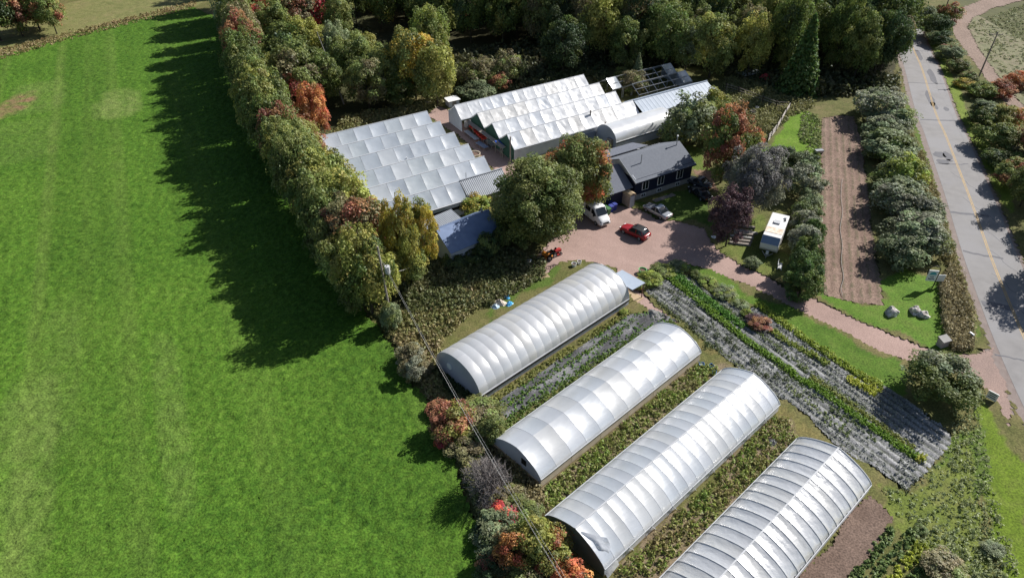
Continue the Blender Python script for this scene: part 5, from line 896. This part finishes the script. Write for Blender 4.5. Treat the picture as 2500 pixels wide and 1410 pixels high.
p1 = P(2388,191); pole(p1, 9.5, 'wooden utility pole with cross arm in the far field', 1.35, R(-5), None, (.2,0)); p0 = P(2298,50); pole(p0, 9.5, 'slim utility pole farther along the dirt track', 1.2, R(-5)); dr = (p1-p0).normalized(); p2 = p1-(p0-p1).normalized()*0+Vector((p1.x-p0.x, p1.y-p0.y, 0))*0.9; p2 = Vector((82, 95, 0)); pole(p2, 9.5, 'utility pole behind the roadside trees', 1.35, R(-5)); p3 = Vector((73,62,0)); pole(p3, 9.5, 'utility pole opposite the drive mouth', 1.35, R(-5))
for dx in (-1.2,0,1.2):
    for q0, q1 in ((p0,p1),(p1,p2),(p2,p3)): wire(q0+Vector((dx,0,9.35)), q1+Vector((dx,0,9.35)), .7, 'overhead wire strung between the roadside poles', 'wires along the road')
# farm sign with hoop frame
def sign():
    p = P(2262,704); t = thing('farm_sign', 'white farm sign with teal emblem hung in a black hoop frame', 'sign', p, R(-8)); fr = [( .62,0,0),(.66,0,1.6),(.68,0,2.9)]+[(.68*math.cos(a),0,2.9+.62*math.sin(a)) for a in [math.pi*k/12 for k in range(1,12)]]+[(-.68,0,2.9),(-.66,0,2.2)]
    MB().tube(fr, .055, None, 8).build('hoop_frame', M_BLACK, t); pn = MB().box(-.58,.56,-.05,.05,1.25,2.85).build('panel', M_WHITE, t); teal = mat('teal_print',(.05,.30,.36),(.08,.36,.40)); dk = mat('dark_print',(.02,.07,.12))
    MB().add([(-.42,-.056,2.25)]+[(.42*math.cos(math.pi-a)-.0,-.056,2.25+.38*math.sin(a)) for a in [math.pi*k/10 for k in range(11)]],[tuple(range(12))]).build('emblem', teal, pn)
    MB().box(-.42,.42,-.056,-.0545,2.08,2.2).build('emblem_band', mat('pale_teal_print',(.35,.55,.55)), pn); MB().add([(-.38,-.056,1.55),(-.1,-.056,1.48),(.12,-.056,1.58),(.38,-.056,1.5),(.38,-.056,1.62),(.1,-.056,1.72),(-.12,-.056,1.62),(-.38,-.056,1.7)],[tuple(range(8))]).build('emblem_wave', dk, pn); MB().box(-.25,.25,-.056,-.0545,1.85,1.95).build('lettering', dk, pn)
    q = P(2287,700); s = thing('small_sign', 'plain white board beside the hooped farm sign', 'sign', q, R(-5)); MB().box(-.5,.5,-.03,.03,.9,1.9).build('panel', M_WHITE, s)
    for x in (-.4,.4): MB().box(x-.04,x+.04,.03,.1,0,1.8).build('post', M_WOOD, s)
sign()
# boulders, boxes and roadside furniture
def rock(px, py, r, label, seed):
    bm = bmesh.new(); bmesh.ops.create_icosphere(bm, subdivisions=3, radius=1); rn = np.array([v.co[:] for v in bm.verts]); k = vnoise(rn[:, 0]+seed, rn[:, 1]+rn[:, 2]*1.7, .55, seed)*.7+vnoise(rn[:, 0]*2+seed, rn[:, 2]*2+rn[:, 1], .4, seed+1)*.35
    for v, s in zip(bm.verts, k): v.co = Vector((v.co.x*r[0], v.co.y*r[1], max(v.co.z*r[2], -.15)))*(0.6+s*.75)
    me = bpy.data.meshes.new('boulder'); bm.to_mesh(me); bm.free(); o = put('boulder', me, M_ROCK); o.location = P(px, py); tag(o, label, 'rock', 'boulders on the lawn')
rock(2175,766,(.9,.8,1.05),'jagged pale boulder standing alone on the lawn by the drive',2); rock(2233,764,(.68,.75,.95),'pale boulder leaning against a darker one below the farm sign',5); rock(2253,772,(.7,.6,.7),'dark edged boulder paired with a pale one below the farm sign',9)
def cabinet(px, py, label):
    t = thing('bin_box', label, 'box', P(px, py), R(20)); MB().box(-.55,.55,-.4,.4,.12,1.1).build('body', M_CONC, t, False, .03); MB().slab((-.62,-.48,1.12),(.62,-.48,1.12),(.62,.46,1.35),(-.62,.46,1.35),.06).build('lid', M_CONC, t)
    for x in (-.45,.45): MB().box(x-.06,x+.06,-.35,.35,0,.12).build('foot', M_WOOD, t)
cabinet(2298,845,'grey box with sloping lid at the drive mouth')
def mailbox():
    t = thing('mailbox', 'grey mailbox on a wooden post beside the road shoulder', 'mailbox', P(2363,833), R(20)); MB().box(-.05,.05,-.05,.05,0,1.05).build('post', M_WOOD, t); MB().extrude_y([(-.12,1.05),(.12,1.05),(.12,1.2),(.07,1.28),(-.07,1.28),(-.12,1.2)], -.28, .28).build('box', M_STEEL, t); MB().box(-.1,.1,-.3,-.28,1.07,1.24).build('door', M_WHITE, t)
mailbox()
def roadsign():
    t = thing('board_sign', 'small white board sign facing the road at the drive corner', 'sign', P(2416,978), R(-50)); p = MB().box(-.5,.5,-.04,.04,.25,1.25).build('panel', M_WHITE, t); dk = mat('dark_print',(.02,.07,.12))
    for z, w in ((1.02,.36),(.78,.3),(.54,.36)): MB().box(-w,w,-.046,-.0405,z-.05,z+.05).build('lettering', dk, p)
    for x in (-.42,.42): MB().box(x-.04,x+.04,.04,.1,0,1.2).build('post', M_WOOD, t)
roadsign()
# garden bench, stacked boards, pallet, tarps
def bench():
    t = thing('garden_bench', 'pale slatted bench in the hedge shade beside the drive', 'bench', P(1903,655), R(70))
    for i in range(4): MB().box(-.7,.7,-.22+i*.13,-.12+i*.13,.42,.46).build('seat_slat', M_WHITE, t)
    for i in range(3): MB().box(-.7,.7,.3,.34,.55+i*.14,.65+i*.14).build('back_slat', M_WHITE, t)
    for x in (-.65,.65):
        for y, z in ((-.2,.42),(.3,1.0)): MB().box(x-.04,x+.04,y-.03,y+.03,0,z).build('leg', M_WHITE, t)
bench()
for i, (x, y, l) in enumerate([(1808,590,3.0),(1810,582,3.1),(1815,574,2.8),(1813,566,2.6),(1822,570,3.0),(1820,556,2.6),(1806,598,2.8)]):
    t = thing('board_stack', 'stack of weathered boards lying in a row under the plum tree', 'lumber', P(x, y), R(-14), 'stacks of boards under the plum tree')
    for k in range(3):
        for j in range(2): MB().box(-l/2,l/2,-.2+j*.21,-.02+j*.21,.12+k*.09,.2+k*.09).build('board', M_WOOD if (i+k)%3 else M_CONC, t)
    for x2 in (-l*.35,l*.35): MB().box(x2-.06,x2+.06,-.25,.25,0,.115).build('bearer', M_WOOD, t)
def heap(name, px, py, r, m, label, cat, seed=1, group=None, h=.35):
    def fn(u, v):
        a = u*2*math.pi; rr = v; n = float(vnoise(np.array([math.cos(a)*rr*2+seed*3]), np.array([math.sin(a)*rr*2]), .5, seed)[0]); k = r*(.75+.4*float(vnoise(np.array([math.cos(a)+seed]), np.array([math.sin(a)]), .6, seed)[0])); return (math.cos(a)*rr*k, math.sin(a)*rr*k*.7, .03+h*(1-rr**2)*(.35+1.0*n))
    o = MB().grid(fn, 18, 6).build(name, m); o.location = P(px, py); o.rotation_euler.z = seed; return tag(o, label, cat, group)
MT = mat('blue_tarp',(.05,.30,.62),(.10,.42,.72),2,.35); MC = mat('cream_sack',(.62,.55,.46),(.45,.38,.32),3,.7)
heap('tarp',1236,727,.75,MT,'bright blue and white plastic sack lying in the weeds','sack',2,None,.5); heap('tarp',1243,744,.7,MT,'crumpled blue sack next to the hoop house film','sack',4,None,.45); heap('sack_pile',1222,743,1.0,MC,'heap of cream sacks between blue sacks','sack',3,None,.6); heap('tarp',1210,750,.75,mat('pale_blue_sack',(.35,.55,.75),(.6,.68,.75),3,.4),'pale blue sack at the end of the cream heap','sack',6,None,.4)
heap('white_sheet',1742,580,.75,M_WHITE,'crumpled white sheet on the grass under the plum tree','sheet',5,None,.25); heap('white_sheet',1668,1030,.01 or .5,M_WHITE,'x','sheet',5,None,.2) if False else None
heap('plastic_heap',1885,1082,.8,mat('black_plastic',(.05,.05,.055),(.2,.2,.2),2,.3),'crumpled dark plastic heap between hoop houses','plastic',7,None,.4); heap('fabric_heap',1600,772,1.5,mat('grey_heap',(.22,.22,.21),(.10,.10,.10),2,.8),'heap of grey debris beside the gravel path','debris',8,None,.5)
heap('red_tarp',1868,198,1.9,mat('red_tarp',(.50,.07,.07),(.40,.05,.05),2,.6),'faded red tarp lying among the weeds by the wood','tarp',3,None,1.3)
def tyre():
    bm = bmesh.new(); n, k = 16, 8
    vs = [[bm.verts.new(((.34+.12*math.cos(2*math.pi*j/k))*math.cos(2*math.pi*i/n),(.34+.12*math.cos(2*math.pi*j/k))*math.sin(2*math.pi*i/n),.14+.1*math.sin(2*math.pi*j/k))) for j in range(k)] for i in range(n)]
    for i in range(n):
        for j in range(k): bm.faces.new((vs[i][j],vs[(i+1)%n][j],vs[(i+1)%n][(j+1)%k],vs[i][(j+1)%k]))
    me = bpy.data.meshes.new('tyre'); bm.to_mesh(me); bm.free(); o = put('tyre', me, M_TYRE); o.location = P(1619,776); tag(o, 'black tyre lying beside the gravel path', 'tyre')
tyre()
for i, (x, y) in enumerate([(1584,779),(1594,783)]): o = MB().slab((-.5,-.4,.12),(.5,-.4,.16),(.5,.4,.2),(-.5,.4,.14),.04).build('paving_slab', M_CONC); o.location = P(x, y); o.rotation_euler.z = i; tag(o, 'tilted pale slab lying by the black tyre', 'slab', 'pale slabs by the tyre')
for i, (x, y) in enumerate([(1712,892),(1735,896),(1743,912)]):
    t = thing('blue_tub', 'blue plastic tub on the grass between hoop houses', 'tub', P(x, y), i*.6, 'blue tubs between hoop houses'); mb = MB().box(-.27,.27,-.2,.2,.03,.06)
    for a, b, c, d in ((-.3,.3,-.23,-.2),(-.3,.3,.2,.23),(-.3,-.27,-.2,.2),(.27,.3,-.2,.2)): mb.box(a,b,c,d,.03,.34)
    mb.build('shell', paint('tub_blue',(.03,.18,.50),.4), t); MB().box(-.26,.26,-.19,.19,.2,.23).build('contents', M_BLACK if i else M_STEEL, t)
def pallet(px, py, rz, label, m=None):
    t = thing('pallet', label, 'pallet', P(px, py), rz); m = m or M_PINE
    for i in range(6): MB().box(-.6,.6,-.5+i*.18,-.39+i*.18,.12,.145).build('slat', m, t)
    for x in (-.52,0,.52): MB().box(x-.05,x+.05,-.5,.5,.02,.12).build('bearer', m, t)
pallet(1329,676,R(30),'wooden pallet lying on the ground by the round hoop house')
def cart(px, py, col, label, rz):
    t = thing('garden_tractor', label, 'tractor', P(px, py), rz); MB().box(-.3,.75,-.3,.3,.45,.9).build('hood', col, t, False, .08); MB().box(-.75,-.25,-.4,.4,.4,.6).build('fender', col, t, False, .05); MB().box(-.6,-.2,-.22,.22,.62,.74).build('seat', M_BLACK, t, False, .03); MB().box(-.66,-.58,-.22,.22,.7,1.05).build('seat_back', M_BLACK, t); MB().tube([(.05,0,.85),(-.12,0,1.1)], .03).build('steering_column', M_BLACK, t); MB().tube([(-.1,0,1.08),(-.13,0,1.12)], .17, None, 12).build('steering_wheel', M_BLACK, t)
    for s in (-1,1): wheel(t, -.5, s*.42, .38, .22); wheel(t, .55, s*.38, .24, .16)
    MB().box(-.1,.45,-.5,.5,.15,.3).build('mower_deck', col, t)
cart(1357,622,paint('tractor_red',(.40,.04,.04),.4),'red garden tractor at the edge of the gravel yard',R(30)); cart(1336,630,paint('tractor_orange',(.55,.20,.03),.4),'orange garden tractor next to the red one',R(160))
def basket(px, py, label, m, r=.4, h=.5, cat='tub'):
    t = thing('round_tub', label, cat, P(px, py), 0); n = 14; mb = MB()
    vs = [(r*.8*math.cos(6.2832*i/n),r*.8*math.sin(6.2832*i/n),.02) for i in range(n)]+[(r*math.cos(6.2832*i/n),r*math.sin(6.2832*i/n),h) for i in range(n)]+[(r*.9*math.cos(6.2832*i/n),r*.9*math.sin(6.2832*i/n),h) for i in range(n)]+[(r*.85*math.cos(6.2832*i/n),r*.85*math.sin(6.2832*i/n),h*.7) for i in range(n)]
    fs = [(i,(i+1)%n,n+(i+1)%n,n+i) for i in range(n)]+[(n+i,n+(i+1)%n,2*n+(i+1)%n,2*n+i) for i in range(n)]+[(2*n+i,2*n+(i+1)%n,3*n+(i+1)%n,3*n+i) for i in range(n)]+[tuple(range(3*n,4*n)),tuple(range(n))[::-1]]; mb.add(vs, fs).build('shell', m, t); MB().tube([(0,0,h*.71),(0,0,h*.74)], r*.82, None, n).build('fill', M_SOIL, t)
basket(1307,657,'lime green round tub in the grass by the pallet',paint('lime_tub',(.22,.42,.05),.5)); basket(1568,666,'bright green tub at the corner of the fabric plot',paint('mint_tub',(.20,.55,.22),.5),.55,.6); basket(1159,384,'cream round planter between the plastic roofed blocks',mat('cream_tub',(.62,.52,.40)),1.0,.8,'planter'); basket(1401,651,'white tub beside the round hoop house',M_WHITE,.35,.6); basket(1414,644,'white bucket by the hoop house porch',M_WHITE,.3,.5)
t = thing('cool_box', 'white cool box with blue base in the shade by the weeds', 'box', P(1292,645), R(20)); MB().box(-.4,.4,-.28,.28,.0,.35).build('base', paint('box_blue',(.05,.09,.35),.5), t, False, .03); MB().box(-.41,.41,-.29,.29,.35,.6).build('lid', M_WHITE, t, False, .04)
t = thing('bicycle', 'dark bicycle lying on the ground by the tractors', 'bicycle', P(1348,652), R(20))
for x in (-.5,.5): MB().tube([(x+.33*math.cos(6.2832*i/16),.33*math.sin(6.2832*i/16),.08) for i in range(17)], .03, None, 5, False).build('wheel', M_TYRE, t)
MB().tube([(-.5,0,.1),(-.1,.3,.12),(.4,.3,.12),(.5,0,.1)], .025).build('frame', M_BLACK, t); MB().tube([(-.1,.3,.12),(-.05,0,.1),(.4,.3,.12)], .025).build('frame_tube', M_BLACK, t); MB().tube([(.3,.55,.14),(.4,.3,.12),(.55,.5,.14)], .022).build('handlebar', M_BLACK, t)
# clutter between the greenhouse blocks
for i, (x, y) in enumerate([(1138,310),(1147,308)]):
    o = MB().tube([(0,0,0),(0,0,1.0),(0,0,1.12)], .38, .3, 14).build('water_tank', M_WHITE); o.location = P(x, y); tag(o, 'white plastic drum at the end of the red crates', 'drum', 'white drums by the red crates')
MR = paint('crate_red',(.62,.05,.03),.5); ca = P(1152,307,.8); cb = P(1182,337,.8); ca.z = cb.z = 0; dd = (cb-ca).normalized(); ang = math.atan2(dd.y, dd.x)
for i in range(8):
    t = thing('red_crate', 'bright red plastic crate lined up on a bench between the greenhouse blocks', 'crate', ca.lerp(cb, i/7)+Vector((0,0,.62)), ang, 'red crates on the bench'); mb = MB().box(-.22,.22,-.42,.42,0,.03)
    for a, b, c, d in ((-.24,.24,-.45,-.42),(-.24,.24,.42,.45),(-.24,-.22,-.42,.42),(.22,.24,-.42,.42)): mb.box(a,b,c,d,0,.28)
    mb.build('shell', MR, t); MB().box(-.2,.2,-.4,.4,.2,.22).build('fill', MR, t)
def table(pa, pb, w, m, label, h=.6):
    a, b = P(*pa, h), P(*pb, h); a.z = b.z = 0; d = b-a; L = d.length; t = thing('bench_table', label, 'table', a, math.atan2(d.y, d.x)); n = 5
    for i in range(n): MB().box(0,L,-w/2+i*w/n+.01,-w/2+(i+1)*w/n-.01,h-.04,h).build('board', m, t)
    for x in (.1,L*.5,L-.1):
        for y in (-w/2+.08,w/2-.08): MB().box(x-.04,x+.04,y-.04,y+.04,0,h-.04).build('leg', M_WOOD, t)
table((1149,303),(1186,341),1.0,M_WOOD,'long bench carrying the red crates'); table((1137,318),(1165,340),.9,M_RIB,'grey plant bench in front of the red crates'); table((1166,346),(1188,360),1.0,mat('blue_grey_bench',(.30,.33,.42)),'blue grey plant bench at the lane edge'); table((1185,337),(1205,355),.9,M_CONC,'pale plant bench between crates and blue roof')
t = thing('blue_canopy', 'small stall with bright blue sheet roof at the greenhouse corner', 'stall', P(1228,372), RZ); MB().slab((-1.1,-1.0,1.75),(1.1,-1.0,1.75),(1.1,.9,2.05),(-1.1,.9,2.05),.05).build('roof', mat('blue_sheet',(.03,.09,.42),(.04,.12,.5),2,.4), t)
for x in (-1,1):
    for y, z in ((-.9,1.72),(.8,1.98)): MB().box(x-.05,x+.05,y-.05,y+.05,0,z).build('post', M_WOOD, t)
MB().box(-.9,.9,-.7,.6,.55,.62).build('counter', M_WOOD, t)
for (x, y, l) in [(1105,258,'low white flat roofed hut beside the long plastic roofs')]:
    t = thing('small_hut', l, 'hut', P(x, y), RZ); MB().box(-1.1,1.1,-.8,.8,0,1.3).build('wall', M_PALEBLUE, t); MB().slab((-1.3,-1.0,1.35),(1.3,-1.0,1.35),(1.3,1.0,1.5),(-1.3,1.0,1.5),.06).build('roof', M_WHITE, t); MB().box(-.4,.4,-.86,-.8,0,1.25).build('door', M_WOOD, t)
for (px, py, h, lab) in [(1438,305,4.6,'tall weathered post beside the four ridged greenhouse'),(1474,318,3.4,'dark post at the end of the white tunnel'),(1246,372,4.6,'weathered post at the corner of the four ridged greenhouse')]:
    t = thing('timber_post', lab, 'post', P(px, py+25)); MB().box(-.11,.11,-.11,.11,0,h).build('shaft', M_WOOD, t); MB().box(-.13,.13,-.13,.13,h,h+.06).build('cap', M_WOOD, t)
t = thing('cold_frame', 'white framed glass panel raised among the weeds by the wood', 'cold frame', P(1828,190), R(30)); MB().box(-2.4,2.4,-1.1,1.1,1.1,1.2).build('frame', M_WHITE, t)
for i in range(3): MB().box(-2.2+i*1.5,-.9+i*1.5,-.95,.95,1.205,1.22).build('pane', mat('pale_pane',(.55,.60,.58),(.45,.5,.48),1,.3), t)
for x, y in ((-2.2,-.9),(2.2,-.9),(-2.2,.9),(2.2,.9)): MB().box(x-.08,x+.08,y-.08,y+.08,0,1.1).build('foot', M_WOOD, t)
# rail fences
def fence(pts, label, rails=3, h=1.3, m=None, off=0.0):
    w = PX(pts); t = thing('rail_fence', label, 'fence', w[0]); o = w[0]; m = m or M_WOOD
    for p in w: MB().box(p.x-o.x-.09,p.x-o.x+.09,p.y-o.y-.09,p.y-o.y+.09,0,h+.2).build('post', M_BARK, t)
    for a, b in zip(w[:-1], w[1:]):
        for k in range(rails):
            z = h*(k+1)/rails-.1; MB().tube([a-o+Vector((0,0,z)), b-o+Vector((0,0,z+random.uniform(-.06,.06)))], .06, .05, 6).build('rail', m, t)
fence([(1926,268),(1915,285),(1904,305),(1893,322),(1881,338),(1872,350)], 'bleached zigzag rail fence beside the bright grass', 4, 1.5, mat('bleached_rail',(.50,.46,.42),(.36,.32,.29),3,.9)); fence([(1771,222),(1801,231),(1860,253),(1893,266),(1926,268)], 'dark posted rail fence across the overgrown paddock', 3, 1.5)
# irrigation hose on the tilled strip
line = catmull(PX([(2055,440),(2052,480),(2056,520),(2050,560),(2055,600),(2053,640),(2058,680),(2052,705),(2056,725)]), 8); o = MB().tube([p+Vector((0,0,.24)) for p in line], .03, None, 5, False).build('irrigation_hose', M_CONC); tag(o, 'thin pale irrigation hose snaking along the tilled soil', 'hose')
t = thing('ladder', 'pale wooden step ladder leaning at the end of the peaked hoop house', 'ladder', P(1262,1140), R(130))
for s in (-.25,.25): MB().box(s-.03,s+.03,-.05,.05,.0,1.7).build('rail', M_PINE, t)
for k in range(5): MB().box(-.22,.22,-.08,.08,.25+k*.3,.29+k*.3).build('rung', M_PINE, t)
t = thing('water_trough', 'low grey trough beside the tilled strip', 'trough', P(1998,375), R(10)); MB().box(-.7,.7,-.35,.35,.3,.7).build('tank', M_STEEL, t)
for x in (-.55,.55): MB().box(x-.05,x+.05,-.3,.3,0,.3).build('leg', M_WOOD, t)

def wood_pile(px, py, label):
    t = thing('wood_pile', label, 'wood pile', P(px, py), R(20)); rn = random.Random(3)
    for i in range(14):
        a = rn.uniform(-.5,.5); x, y, z = rn.uniform(-1.6,1.6), rn.uniform(-.7,.7), .12+.09*i*rn.random(); l = rn.uniform(.8,1.6)
        MB().tube([(x-l*math.cos(a),y-l*math.sin(a),z),(x+l*math.cos(a),y+l*math.sin(a),z+rn.uniform(-.05,.25))], rn.uniform(.06,.12), None, 6).build('log', M_WOOD if i%3 else M_PALEBARK, t)
wood_pile(1022,262,'untidy pile of grey logs behind the six ridged greenhouse')
o = MB().tube([(0,0,0),(0,0,.95)], .32, .32, 12).build('green_barrel', paint('barrel_green',(.03,.22,.16),.5)); o.location = P(1088,226); tag(o, 'teal green barrel below the golden trees', 'barrel')
basket(1781,268,'white tub in the weeds beside the long metal shed',M_WHITE,.5,.7); basket(1838,278,'pale tub among dark weeds inside the paddock',M_CONC,.55,.7); basket(1847,268,'small white tub near the dark posted fence',M_WHITE,.35,.6)
